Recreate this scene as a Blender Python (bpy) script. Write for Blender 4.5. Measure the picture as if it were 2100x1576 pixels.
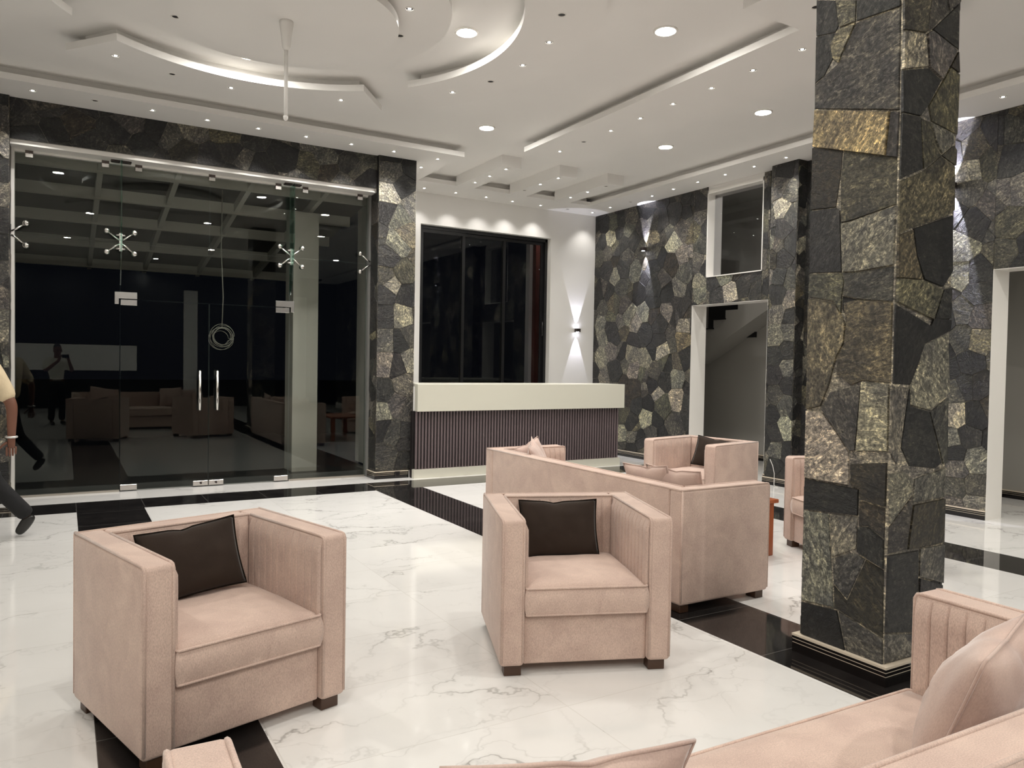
import bpy, bmesh, math, random
from mathutils import Vector, Matrix, noise
S = bpy.context.scene
for o in list(bpy.data.objects): bpy.data.objects.remove(o, do_unlink=True)
COL = S.collection
PI = math.pi
R = math.radians

# ------------------------------------------------------------------ camera
RGT = Vector((0.8616, -0.5072, 0.0171)); UPV = Vector((-0.0014, 0.0314, 0.9995)); FWD = Vector((0.5075, 0.8612, -0.0264))
FPX = 1561.6; CAMP = Vector((0, 0, 1.5))
cam = bpy.data.cameras.new('camera'); cam.sensor_fit = 'HORIZONTAL'; cam.sensor_width = 36.0
cam.lens = FPX / 2100 * 36.0; cam.clip_start = 0.02; cam.clip_end = 200
camo = bpy.data.objects.new('camera', cam); COL.objects.link(camo)
camo.matrix_world = Matrix(((RGT.x, UPV.x, -FWD.x, CAMP.x), (RGT.y, UPV.y, -FWD.y, CAMP.y), (RGT.z, UPV.z, -FWD.z, CAMP.z), (0, 0, 0, 1)))
S.camera = camo
# ------------------------------------------------------------------ world (night outside) and view
W = bpy.data.worlds.new('night'); S.world = W; W.use_nodes = True
W.node_tree.nodes['Background'].inputs[0].default_value = (0.55, 0.65, 1.0, 1); W.node_tree.nodes['Background'].inputs[1].default_value = 0.004
S.view_settings.view_transform = 'Standard'; S.view_settings.look = 'None'; S.view_settings.gamma = 1.0; S.view_settings.use_curve_mapping = False
S.view_settings.exposure = 0.0
S.cycles.use_denoising = True; S.cycles.max_bounces = 10; S.cycles.diffuse_bounces = 6; S.cycles.glossy_bounces = 4
S.cycles.transparent_max_bounces = 16; S.cycles.sample_clamp_indirect = 6.0; S.cycles.caustics_reflective = False; S.cycles.caustics_refractive = False
LAMP = 500.0      # radiance of a big downlight's diffuser
SPOT = 45.0      # radiance of a small spotlight's chip
SPOTW = 30.0       # watts of one small spotlight's beam
SCONCE = 45.0      # watts of one sconce beam

# ------------------------------------------------------------------ measuring helpers (photo pixel -> point on a real plane)
def ray(x, y): return RGT * ((x - 1050) / FPX) - UPV * ((y - 788) / FPX) + FWD
def on_z(x, y, z): d = ray(x, y); return CAMP + d * ((z - CAMP.z) / d.z)
def on_y(x, y, Y): d = ray(x, y); return CAMP + d * (Y / d.y)
def on_x(x, y, X): d = ray(x, y); return CAMP + d * (X / d.x)

# ------------------------------------------------------------------ materials
def mat(name):
    m = bpy.data.materials.new(name); m.use_nodes = True
    nt = m.node_tree; return m, nt, nt.nodes['Principled BSDF']
def plain(name, col, rough=0.5, metal=0.0, spec=0.5, emit=None, estr=0.0, sheen=0.0):
    m, nt, b = mat(name)
    b.inputs['Base Color'].default_value = (*col, 1); b.inputs['Roughness'].default_value = rough
    b.inputs['Metallic'].default_value = metal; b.inputs['Specular IOR Level'].default_value = spec
    if sheen: b.inputs['Sheen Weight'].default_value = sheen
    if emit: b.inputs['Emission Color'].default_value = (*emit, 1); b.inputs['Emission Strength'].default_value = estr
    return m
def N(nt, t, **kw):
    n = nt.nodes.new(t)
    for k, v in kw.items():
        if k.startswith('i_'):
            key = k[2:]; n.inputs[int(key) if key.isdigit() else key.replace('_', ' ')].default_value = v
        else: setattr(n, k, v)
    return n
def L(nt, a, b): nt.links.new(a, b)
def ramp(nt, fac, stops):
    r = nt.nodes.new('ShaderNodeValToRGB'); e = r.color_ramp.elements
    while len(e) > 1: e.remove(e[-1])
    e[0].position = stops[0][0]; e[0].color = (*stops[0][1], 1)
    for p, c in stops[1:]: q = e.new(p); q.color = (*c, 1)
    L(nt, fac, r.inputs[0]); return r
def bump(nt, b, h, strength=0.2, dist=0.01):
    n = N(nt, 'ShaderNodeBump', i_Strength=strength, i_Distance=dist); L(nt, h, n.inputs['Height']); L(nt, n.outputs[0], b.inputs['Normal'])
def mixc(nt, fac, a, b, mode='MIX'):
    n = nt.nodes.new('ShaderNodeMix'); n.data_type = 'RGBA'; n.blend_type = mode
    for v, i in ((fac, 0), (a, 6), (b, 7)):
        if isinstance(v, (int, float)): n.inputs[i].default_value = v
        elif isinstance(v, tuple): n.inputs[i].default_value = (*v, 1)
        else: L(nt, v, n.inputs[i])
    return n.outputs[2]
def math_(nt, op, a, b=0.0):
    n = nt.nodes.new('ShaderNodeMath'); n.operation = op
    for v, i in ((a, 0), (b, 1)):
        if isinstance(v, (int, float)): n.inputs[i].default_value = v
        else: L(nt, v, n.inputs[i])
    return n.outputs[0]

def paint(name, col, rough=0.55):
    m, nt, b = mat(name); b.inputs['Roughness'].default_value = rough; b.inputs['Specular IOR Level'].default_value = 0.3
    tc = N(nt, 'ShaderNodeTexCoord'); n = N(nt, 'ShaderNodeTexNoise', i_Scale=1.3, i_Detail=3.0); L(nt, tc.outputs['Object'], n.inputs['Vector'])
    r = ramp(nt, n.outputs['Fac'], [(0.3, tuple(c * 0.97 for c in col)), (0.7, col)]); L(nt, r.outputs[0], b.inputs['Base Color'])
    n2 = N(nt, 'ShaderNodeTexNoise', i_Scale=140.0, i_Detail=2.0); L(nt, tc.outputs['Object'], n2.inputs['Vector']); bump(nt, b, n2.outputs['Fac'], 0.03, 0.002)
    return m
M_ceil = paint('ceiling_paint', (0.80, 0.785, 0.76))
M_wall = paint('wall_paint', (0.81, 0.795, 0.77))
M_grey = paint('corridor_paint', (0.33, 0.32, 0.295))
M_white = plain('white_trim', (0.80, 0.78, 0.74), 0.35)

def tile_mat(name, dark):
    m, nt, b = mat(name)
    tc = N(nt, 'ShaderNodeTexCoord'); mp = N(nt, 'ShaderNodeMapping'); L(nt, tc.outputs['Object'], mp.inputs['Vector'])
    br = N(nt, 'ShaderNodeTexBrick'); br.offset = 0.0; br.squash = 1.0
    for k, v in (('Scale', 1.0), ('Mortar Size', 0.0028), ('Mortar Smooth', 0.1), ('Bias', 0.0), ('Brick Width', 0.6 if dark else 1.2), ('Row Height', 0.62 if dark else 0.62)): br.inputs[k].default_value = v
    br.inputs['Color1'].default_value = (0, 0, 0, 1); br.inputs['Color2'].default_value = (1, 1, 1, 1); br.inputs['Mortar'].default_value = (0.5, 0.5, 0.5, 1)
    L(nt, mp.outputs[0], br.inputs['Vector'])
    mp.inputs['Location'].default_value = (-0.11, -0.235, 0) if dark else (-0.71, -0.235, 0)
    if dark:
        n = N(nt, 'ShaderNodeTexNoise', i_Scale=6.0, i_Detail=6.0); L(nt, tc.outputs['Object'], n.inputs['Vector'])
        c = ramp(nt, n.outputs['Fac'], [(0.3, (0.009, 0.008, 0.008)), (0.75, (0.02, 0.018, 0.017))]).outputs[0]
        out = mixc(nt, br.outputs['Fac'], c, (0.09, 0.085, 0.08)); b.inputs['Roughness'].default_value = 0.045
    else:
        # veined porcelain: each tile has its own shifted veins
        off = N(nt, 'ShaderNodeVectorMath', operation='SCALE'); L(nt, br.outputs['Color'], off.inputs[0]); off.inputs['Scale'].default_value = 3.0
        add = N(nt, 'ShaderNodeVectorMath', operation='ADD'); L(nt, tc.outputs['Object'], add.inputs[0]); L(nt, off.outputs[0], add.inputs[1])
        w = N(nt, 'ShaderNodeTexNoise', i_Scale=1.6, i_Detail=5.0, i_Roughness=0.6); L(nt, add.outputs[0], w.inputs['Vector'])
        ws = N(nt, 'ShaderNodeVectorMath', operation='SCALE'); L(nt, w.outputs['Color'], ws.inputs[0]); ws.inputs['Scale'].default_value = 0.9
        a2 = N(nt, 'ShaderNodeVectorMath', operation='ADD'); L(nt, add.outputs[0], a2.inputs[0]); L(nt, ws.outputs[0], a2.inputs[1])
        ms = N(nt, 'ShaderNodeMapping'); ms.inputs['Scale'].default_value = (0.75, 1.5, 1.0); ms.inputs['Rotation'].default_value = (0, 0, 0.45); L(nt, a2.outputs[0], ms.inputs['Vector'])
        v = N(nt, 'ShaderNodeTexVoronoi', feature='DISTANCE_TO_EDGE', i_Scale=0.95); L(nt, ms.outputs[0], v.inputs['Vector'])
        v2 = N(nt, 'ShaderNodeTexVoronoi', feature='DISTANCE_TO_EDGE', i_Scale=2.3); L(nt, ms.outputs[0], v2.inputs['Vector'])
        k = N(nt, 'ShaderNodeTexNoise', i_Scale=1.1, i_Detail=2.0); L(nt, add.outputs[0], k.inputs['Vector'])
        kk = ramp(nt, k.outputs['Fac'], [(0.46, (0, 0, 0)), (0.62, (1, 1, 1))]).outputs[0]
        va = ramp(nt, v.outputs['Distance'], [(0.0, (1, 1, 1)), (0.004, (0.8, 0.8, 0.8)), (0.013, (0.14, 0.14, 0.14)), (0.06, (0, 0, 0))]).outputs[0]
        vb = ramp(nt, v2.outputs['Distance'], [(0.0, (0.7, 0.7, 0.7)), (0.010, (0.25, 0.25, 0.25)), (0.035, (0, 0, 0))]).outputs[0]
        vv = math_(nt, 'ADD', math_(nt, 'MULTIPLY', va, math_(nt, 'ADD', math_(nt, 'MULTIPLY', kk, 0.75), 0.12)), math_(nt, 'MULTIPLY', vb, math_(nt, 'MULTIPLY', kk, 0.45)))
        cl = N(nt, 'ShaderNodeTexNoise', i_Scale=0.8, i_Detail=4.0); L(nt, a2.outputs[0], cl.inputs['Vector'])
        base = ramp(nt, cl.outputs['Fac'], [(0.35, (0.71, 0.70, 0.68)), (0.65, (0.76, 0.75, 0.73))]).outputs[0]
        veined = mixc(nt, vv, base, (0.36, 0.35, 0.335))
        out = mixc(nt, math_(nt, 'MULTIPLY', br.outputs['Fac'], 0.55), veined, (0.6, 0.58, 0.55)); b.inputs['Roughness'].default_value = 0.07
    L(nt, out, b.inputs['Base Color']); b.inputs['Specular IOR Level'].default_value = 0.5
    return m
M_marble = tile_mat('white_marble_tile', False); M_granite = tile_mat('black_granite_tile', True)
M_black_gloss = plain('black_gloss_skirting', (0.008, 0.007, 0.007), 0.08)
M_beige = plain('beige_strip', (0.62, 0.54, 0.43), 0.35)

def stone_mat():
    m, nt, b = mat('slate_cladding')
    at = N(nt, 'ShaderNodeAttribute', attribute_name='stone'); uv = N(nt, 'ShaderNodeUVMap', uv_map='grain')
    mp = N(nt, 'ShaderNodeMapping'); mp.inputs['Scale'].default_value = (11, 26, 11); L(nt, uv.outputs[0], mp.inputs['Vector'])
    n1 = N(nt, 'ShaderNodeTexNoise', i_Scale=1.0, i_Detail=8.0, i_Roughness=0.68, i_Distortion=0.9); L(nt, mp.outputs[0], n1.inputs['Vector'])
    n2 = N(nt, 'ShaderNodeTexNoise', i_Scale=42.0, i_Detail=6.0, i_Roughness=0.8); L(nt, uv.outputs[0], n2.inputs['Vector'])
    n3 = N(nt, 'ShaderNodeTexNoise', i_Scale=4.2, i_Detail=5.0, i_Distortion=0.8); L(nt, uv.outputs[0], n3.inputs['Vector'])
    streak = ramp(nt, n1.outputs['Fac'], [(0.3, (0.42, 0.42, 0.44)), (0.5, (0.95, 0.95, 0.95)), (0.62, (1.45, 1.42, 1.34)), (0.72, (2.8, 2.7, 2.5))]).outputs[0]
    speck = ramp(nt, n2.outputs['Fac'], [(0.36, (0.25, 0.25, 0.25)), (0.5, (0.85, 0.85, 0.84)), (0.62, (2.2, 2.15, 2.0))]).outputs[0]
    patch = ramp(nt, n3.outputs['Fac'], [(0.38, (0.66, 0.66, 0.69)), (0.6, (1.3, 1.27, 1.15))]).outputs[0]
    mp4 = N(nt, 'ShaderNodeMapping'); mp4.inputs['Scale'].default_value = (5, 13, 5); L(nt, uv.outputs[0], mp4.inputs['Vector'])
    n4 = N(nt, 'ShaderNodeTexNoise', i_Scale=1.0, i_Detail=7.0, i_Roughness=0.6, i_Distortion=1.4); L(nt, mp4.outputs[0], n4.inputs['Vector'])
    vein = ramp(nt, n4.outputs['Fac'], [(0.47, (1, 1, 1)), (0.5, (3.2, 3.1, 2.8)), (0.515, (0.75, 0.75, 0.75)), (0.56, (1, 1, 1))]).outputs[0]
    c = mixc(nt, 1.0, at.outputs['Color'], streak, 'MULTIPLY'); c = mixc(nt, 0.8, c, vein, 'MULTIPLY'); c = mixc(nt, 1.0, c, speck, 'MULTIPLY'); c = mixc(nt, 1.0, c, patch, 'MULTIPLY')
    L(nt, c, b.inputs['Base Color']); b.inputs['Roughness'].default_value = 0.42; b.inputs['Specular IOR Level'].default_value = 0.45
    h = math_(nt, 'ADD', math_(nt, 'MULTIPLY', n1.outputs['Fac'], 1.0), math_(nt, 'MULTIPLY', n2.outputs['Fac'], 0.45)); h = math_(nt, 'ADD', h, math_(nt, 'MULTIPLY', n3.outputs['Fac'], 1.2))
    bump(nt, b, h, 0.95, 0.018)
    return m
M_stone = stone_mat()

def fabric(name, col, grain=1.0, sheen=0.25):
    m, nt, b = mat(name); b.inputs['Roughness'].default_value = 0.85; b.inputs['Specular IOR Level'].default_value = 0.15; b.inputs['Sheen Weight'].default_value = sheen; b.inputs['Sheen Roughness'].default_value = 0.4
    tc = N(nt, 'ShaderNodeTexCoord')
    mp = N(nt, 'ShaderNodeMapping'); mp.inputs['Scale'].default_value = (330, 330, 130); L(nt, tc.outputs['Object'], mp.inputs['Vector'])
    n = N(nt, 'ShaderNodeTexNoise', i_Scale=1.0, i_Detail=3.0); L(nt, mp.outputs[0], n.inputs['Vector'])
    n2 = N(nt, 'ShaderNodeTexNoise', i_Scale=7.0, i_Detail=5.0, i_Distortion=0.6); L(nt, tc.outputs['Object'], n2.inputs['Vector'])
    a = ramp(nt, n.outputs['Fac'], [(0.3, tuple(c * (1 - 0.17 * grain) for c in col)), (0.7, tuple(min(1, c * (1 + 0.14 * grain)) for c in col))]).outputs[0]
    bb = ramp(nt, n2.outputs['Fac'], [(0.35, (0.92, 0.90, 0.90)), (0.65, (1.07, 1.07, 1.06))]).outputs[0]
    L(nt, mixc(nt, 1.0, a, bb, 'MULTIPLY'), b.inputs['Base Color'])
    n3 = N(nt, 'ShaderNodeTexNoise', i_Scale=420.0, i_Detail=1.0); L(nt, tc.outputs['Object'], n3.inputs['Vector']); bump(nt, b, n3.outputs['Fac'], 0.25, 0.001)
    return m
M_pink = fabric('blush_chenille', (0.545, 0.415, 0.355))
M_pinkv = fabric('blush_velvet', (0.50, 0.375, 0.325), 0.5, 0.5)
M_brown = fabric('brown_velvet', (0.030, 0.021, 0.016), 0.4, 0.12)
M_brown_edge = plain('brown_velvet_edge', (0.012, 0.009, 0.007), 0.9, spec=0.05)
M_legw = plain('dark_walnut', (0.055, 0.026, 0.014), 0.4)

def wood(name, c1, c2, rough=0.35):
    m, nt, b = mat(name); b.inputs['Roughness'].default_value = rough
    tc = N(nt, 'ShaderNodeTexCoord'); mp = N(nt, 'ShaderNodeMapping'); mp.inputs['Scale'].default_value = (24, 24, 1.6); L(nt, tc.outputs['Object'], mp.inputs['Vector'])
    n = N(nt, 'ShaderNodeTexNoise', i_Scale=1.0, i_Detail=6.0, i_Distortion=1.2); L(nt, mp.outputs[0], n.inputs['Vector'])
    L(nt, ramp(nt, n.outputs['Fac'], [(0.3, c1), (0.7, c2)]).outputs[0], b.inputs['Base Color']); return m
M_table = wood('red_brown_wood', (0.20, 0.05, 0.018), (0.32, 0.09, 0.03))
M_redwood = wood('dark_red_wood', (0.10, 0.018, 0.014), (0.17, 0.035, 0.025))
M_chrome = plain('brushed_steel', (0.68, 0.66, 0.63), 0.22, 1.0)
M_dkmetal = plain('dark_bronze_metal', (0.05, 0.038, 0.036), 0.4, 0.5)
M_alu = plain('black_aluminium', (0.006, 0.006, 0.007), 0.35)
M_slat = plain('plum_slat', (0.16, 0.122, 0.128), 0.42)
M_slatback = plain('dark_slat_backing', (0.012, 0.008, 0.009), 0.6)
M_fascia = plain('cream_solid_surface', (0.66, 0.645, 0.555), 0.28)
M_cup = plain('lamp_cup', (0.02, 0.018, 0.02), 0.3, 0.6)
M_off = plain('unlit_lamp', (0.012, 0.01, 0.01), 0.4)
M_big = plain('downlight_diffuser', (1, 1, 1), 0.5, emit=(1.0, 0.965, 0.90), estr=LAMP)
M_big_boost = plain('rear_boosted_diffuser', (1, 1, 1), 0.5, emit=(1.0, 0.965, 0.90), estr=LAMP * 2.3)  # rear output boosted to fill faces turned towards the camera
M_spot = plain('spot_chip', (1, 1, 1), 0.5, emit=(1.0, 0.97, 0.92), estr=SPOT)
M_lens = plain('sconce_lens', (1, 1, 1), 0.5, emit=(0.86, 0.86, 1.0), estr=40.0)

def glass(name, tint, refl=0.026):
    m = bpy.data.materials.new(name); m.use_nodes = True; nt = m.node_tree; nt.nodes.clear()
    out = N(nt, 'ShaderNodeOutputMaterial'); mx = N(nt, 'ShaderNodeMixShader'); tr = N(nt, 'ShaderNodeBsdfTransparent'); gl = N(nt, 'ShaderNodeBsdfGlossy')
    tr.inputs[0].default_value = (*tint, 1); gl.inputs[0].default_value = (0.95, 1.0, 0.97, 1); gl.inputs['Roughness'].default_value = 0.0
    lw = N(nt, 'ShaderNodeLayerWeight', i_Blend=0.5); p = math_(nt, 'POWER', lw.outputs['Facing'], 5.0); f = math_(nt, 'ADD', math_(nt, 'MULTIPLY', p, 1 - refl), refl)
    L(nt, f, mx.inputs[0]); L(nt, tr.outputs[0], mx.inputs[1]); L(nt, gl.outputs[0], mx.inputs[2]); L(nt, mx.outputs[0], out.inputs[0]); return m
M_glass = glass('tinted_glass', (0.84, 0.85, 0.83)); M_glass_edge = glass('green_glass', (0.55, 0.72, 0.66), 0.06); M_glass_dark = glass('dark_glass', (0.74, 0.74, 0.75), 0.022)

# ------------------------------------------------------------------ object helpers
def link(name, me, m=None, parent=None):
    o = bpy.data.objects.new(name, me); COL.objects.link(o)
    if m is not None:
        for mm in (m if isinstance(m, (list, tuple)) else [m]): me.materials.append(mm)
    if parent is not None: o.parent = parent
    return o
def tag(o, label=None, cat=None, group=None, kind=None):
    if label: o['label'] = label
    if cat: o['category'] = cat
    if group: o['group'] = group
    if kind: o['kind'] = kind
    return o
def thing(name, label, cat, loc=(0, 0, 0), rz=0.0, group=None, kind=None):
    o = bpy.data.objects.new(name, None); COL.objects.link(o); o.location = loc; o.rotation_euler = (0, 0, rz); o.empty_display_size = 0.1
    return tag(o, label, cat, group, kind)
def dup(root, loc, rz, label=None, group=None):
    r = root.copy(); COL.objects.link(r); r.location = loc; r.rotation_euler = (0, 0, rz)
    if label: r['label'] = label
    if group: r['group'] = group
    def kids(a, b):
        for ch in list(a.children):
            c = ch.copy(); COL.objects.link(c); c.parent = b; c.matrix_parent_inverse = ch.matrix_parent_inverse.copy(); kids(ch, c)
    kids(root, r); return r
def done(bm, name='m', smooth=False):
    me = bpy.data.meshes.new(name); bmesh.ops.recalc_face_normals(bm, faces=bm.faces); bm.to_mesh(me); bm.free()
    if smooth:
        for p in me.polygons: p.use_smooth = True
    return me
def add_box(bm, x0, x1, y0, y1, z0, z1, bev=0.0, seg=2, mi=0):
    t = bmesh.new(); bmesh.ops.create_cube(t, size=1.0)
    bmesh.ops.transform(t, matrix=Matrix.Translation(((x0 + x1) / 2, (y0 + y1) / 2, (z0 + z1) / 2)) @ Matrix.Diagonal((abs(x1 - x0), abs(y1 - y0), abs(z1 - z0), 1)), verts=t.verts)
    if bev: bmesh.ops.bevel(t, geom=t.edges[:], offset=bev, segments=seg, profile=0.5, affect='EDGES')
    for f in t.faces: f.material_index = mi; f.smooth = bev > 0.004
    me = bpy.data.meshes.new('t'); t.to_mesh(me); t.free(); bm.from_mesh(me); bpy.data.meshes.remove(me)
def box(name, x0, x1, y0, y1, z0, z1, m, parent=None, bev=0.0, seg=2):
    bm = bmesh.new(); add_box(bm, x0, x1, y0, y1, z0, z1, bev, seg); me = bpy.data.meshes.new(name); bm.to_mesh(me); bm.free(); return link(name, me, m, parent)
def add_tube(bm, pts, r, seg=8, closed=False, mi=0):
    pts = [Vector(p) for p in pts]; n = len(pts); rings = []; rr = r if isinstance(r, (list, tuple)) else [r] * n; prev = None
    for i, p in enumerate(pts):
        a = pts[(i - 1) % n] if (closed or i > 0) else p; b = pts[(i + 1) % n] if (closed or i < n - 1) else p
        t = (b - a).normalized()
        u = (prev - t * prev.dot(t)) if prev is not None else t.orthogonal()
        if u.length < 1e-5: u = t.orthogonal()
        u.normalize(); prev = u; v = t.cross(u)
        rings.append([bm.verts.new(p + (u * math.cos(2 * PI * k / seg) + v * math.sin(2 * PI * k / seg)) * rr[i]) for k in range(seg)])
    m_ = n if closed else n - 1
    for i in range(m_):
        A, B = rings[i], rings[(i + 1) % n]
        for k in range(seg):
            f = bm.faces.new((A[k], A[(k + 1) % seg], B[(k + 1) % seg], B[k])); f.smooth = True; f.material_index = mi
    if not closed:
        for rg in (rings[0], rings[-1]):
            f = bm.faces.new(rg); f.material_index = mi
def tube(name, pts, r, m, parent=None, seg=8, closed=False):
    bm = bmesh.new(); add_tube(bm, pts, r, seg, closed); return link(name, done(bm, name), m, parent)
def add_lathe(bm, prof, seg=24, center=(0, 0, 0), mi=0):
    c = Vector(center); rings = []
    for r, z in prof:
        if r < 1e-6: rings.append([bm.verts.new(c + Vector((0, 0, z)))])
        else: rings.append([bm.verts.new(c + Vector((r * math.cos(2 * PI * k / seg), r * math.sin(2 * PI * k / seg), z))) for k in range(seg)])
    for A, B in zip(rings, rings[1:]):
        for k in range(seg):
            q = [A[k % len(A)], A[(k + 1) % len(A)], B[(k + 1) % len(B)], B[k % len(B)]]
            q = list(dict.fromkeys(q))
            if len(q) > 2: f = bm.faces.new(q); f.smooth = True; f.material_index = mi
def lathe(name, prof, m, parent=None, seg=24):
    bm = bmesh.new(); add_lathe(bm, prof, seg); return link(name, done(bm, name), m, parent)
def add_prism(bm, poly, z0, z1, mi=0):
    a = [bm.verts.new((x, y, z0)) for x, y in poly]; b = [bm.verts.new((x, y, z1)) for x, y in poly]; n = len(poly)
    for f in (bm.faces.new(a), bm.faces.new(b)): f.material_index = mi
    for i in range(n): f = bm.faces.new((a[i], a[(i + 1) % n], b[(i + 1) % n], b[i])); f.material_index = mi

# ------------------------------------------------------------------ stone cladding
rng = random.Random(7)
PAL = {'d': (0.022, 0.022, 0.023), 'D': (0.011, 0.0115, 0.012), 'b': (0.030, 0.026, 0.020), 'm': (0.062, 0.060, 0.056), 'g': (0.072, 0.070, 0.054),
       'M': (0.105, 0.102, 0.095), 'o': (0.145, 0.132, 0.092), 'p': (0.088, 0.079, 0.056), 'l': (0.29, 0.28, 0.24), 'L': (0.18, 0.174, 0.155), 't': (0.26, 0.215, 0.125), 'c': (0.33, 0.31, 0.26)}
def clip(poly, px, py, nx, ny):
    out = []; n = len(poly)
    for i in range(n):
        a, b = poly[i], poly[(i + 1) % n]; da = (a[0] - px) * nx + (a[1] - py) * ny; db = (b[0] - px) * nx + (b[1] - py) * ny
        if da <= 0: out.append(a)
        if da * db < 0: t = da / (da - db); out.append((a[0] + (b[0] - a[0]) * t, a[1] + (b[1] - a[1]) * t))
    return out
def voronoi(u0, u1, v0, v1, spacing, fixed=()):
    """cells [(polygon, palette key)] filling the rectangle"""
    seeds = [(a, b, k) for a, b, k in fixed]; tries = 0
    while tries < 6000:
        tries += 1; a, b = rng.uniform(u0 - spacing, u1 + spacing), rng.uniform(v0 - spacing, v1 + spacing)
        if all((a - s[0]) ** 2 + (b - s[1]) ** 2 > (spacing * 0.52) ** 2 for s in seeds):
            seeds.append((a, b, rng.choices('dDbmgMLop', (32, 20, 8, 22, 8, 5, 2, 2, 2))[0]))
    out = []; nf = len(fixed); wt = [0.0 if i < nf else rng.uniform(-.10, .10) * spacing ** 2 for i in range(len(seeds))]
    for i, s in enumerate(seeds):
        poly = [(u0, v0), (u1, v0), (u1, v1), (u0, v1)]
        for j, q in enumerate(seeds):
            if i == j or abs(q[0] - s[0]) > 4 * spacing or abs(q[1] - s[1]) > 4 * spacing: continue
            nx, ny = q[0] - s[0], q[1] - s[1]; h = .5 + (wt[i] - wt[j]) / (2 * (nx * nx + ny * ny)); poly = clip(poly, s[0] + nx * h, s[1] + ny * h, nx, ny)
            if len(poly) < 3: break
        if len(poly) < 3: continue
        if i >= nf and rng.random() < .35:     # some slabs are split into shards
            a = rng.uniform(0, PI); cx = sum(p[0] for p in poly) / len(poly) + rng.uniform(-.15, .15) * spacing; cy = sum(p[1] for p in poly) / len(poly) + rng.uniform(-.15, .15) * spacing
            for sg, kk in ((1, s[2]), (-1, rng.choices('dDmgML', (22, 12, 20, 10, 10, 5))[0])):
                pp = clip(poly, cx, cy, sg * math.cos(a), sg * math.sin(a))
                if len(pp) >= 3: out.append((pp, kk))
        else: out.append((poly, s[2]))
    return out
class Stones:
    """one cladding mesh: a grout backing plus many separately raised stones"""
    def __init__(s): s.bm = bmesh.new(); s.cl = s.bm.loops.layers.float_color.new('stone'); s.uv = s.bm.loops.layers.uv.new('grain')
    def face(s, vs, col, f0):
        try: f = s.bm.faces.new(vs)
        except ValueError: return
        for l in f.loops:
            l[s.cl] = (*col, 1); l[s.uv].uv = f0(l.vert.co)
    def stone(s, poly, key, to3, nrm, raise_=(0.003, 0.007), gap=0.0009):
        if isinstance(key, str): c0 = PAL[key]
        else: c0 = key
        k = rng.uniform(0.72, 1.04); col = tuple(min(1, c * k * rng.uniform(0.96, 1.04)) for c in c0)
        ar = sum(poly[i][0] * poly[(i + 1) % len(poly)][1] - poly[(i + 1) % len(poly)][0] * poly[i][1] for i in range(len(poly)))
        if abs(ar) < 4e-4: return
        if ar < 0: poly = poly[::-1]
        # inset each edge by gap
        n = len(poly); ins = []
        for i in range(n):
            p0, p1, p2 = Vector(poly[i - 1]), Vector(poly[i]), Vector(poly[(i + 1) % n])
            e1 = (p1 - p0); e2 = (p2 - p1)
            if e1.length < 1e-6 or e2.length < 1e-6: continue
            n1 = Vector((-e1.y, e1.x)).normalized(); n2 = Vector((-e2.y, e2.x)).normalized(); h = n1 + n2
            if h.length < 1e-3: continue
            h.normalize(); w = gap / max(0.45, h.dot(n1)); ins.append((p1.x + h.x * w, p1.y + h.y * w))
        if len(ins) < 3: return
        d = rng.uniform(*raise_); ang = rng.uniform(0, PI); ox, oy = rng.uniform(0, 40), rng.uniform(0, 40); ca, sa = math.cos(ang), math.sin(ang)
        cx = sum(p[0] for p in ins) / len(ins); cy = sum(p[1] for p in ins) / len(ins); N3 = Vector(nrm)
        tilt = (rng.uniform(-.02, .02), rng.uniform(-.02, .02))
        bot = [s.bm.verts.new(Vector(to3(*p))) for p in ins]
        top = [s.bm.verts.new(Vector(to3(p[0] * 0.985 + cx * 0.015, p[1] * 0.985 + cy * 0.015)) + N3 * max(0.003, d + tilt[0] * (p[0] - cx) + tilt[1] * (p[1] - cy))) for p in ins]
        base = Vector(to3(0, 0)); ux = Vector(to3(1, 0)) - base; vy = Vector(to3(0, 1)) - base
        def f0(co):
            q = co - base; a, b = q.dot(ux), q.dot(vy); return (a * ca - b * sa + ox, a * sa + b * ca + oy)
        s.face(top, col, f0); m = len(ins)
        for i in range(m): s.face((bot[i], bot[(i + 1) % m], top[(i + 1) % m], top[i]), col, f0)
    def panel(s, u0, u1, v0, v1, to3, nrm, spacing, fixed=(), gap=0.0009):
        for poly, k in voronoi(u0, u1, v0, v1, spacing, fixed): s.stone(poly, k, to3, nrm, gap=gap)
        s.backing(u0, u1, v0, v1, to3)
    def backing(s, u0, u1, v0, v1, to3, col=(0.24, 0.225, 0.20)):
        vs = [s.bm.verts.new(Vector(to3(*p))) for p in ((u0, v0), (u1, v0), (u1, v1), (u0, v1))]; s.face(vs, col, lambda co: (co.x + co.y, co.z))
    def build(s, name, parent=None):
        s.bm.normal_update(); me = bpy.data.meshes.new(name); s.bm.to_mesh(me); s.bm.free(); return link(name, me, M_stone, parent)
def px_x(X, pts): return [(p.y, p.z) for p in (on_x(a, b, X) for a, b in pts)]
def px_y(Y, pts): return [(p.x, p.z) for p in (on_y(a, b, Y) for a, b in pts)]

# ================================================================== SETTING
ZS, ZC = 4.105, 4.245          # suspended plate underside, main ceiling
XL, XB, YF, YR, YBK = -3.7, 8.03, 9.20, 10.83, -6.5   # left wall, stone wall with doors, entrance wall face, reception wall, rear wall
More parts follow.
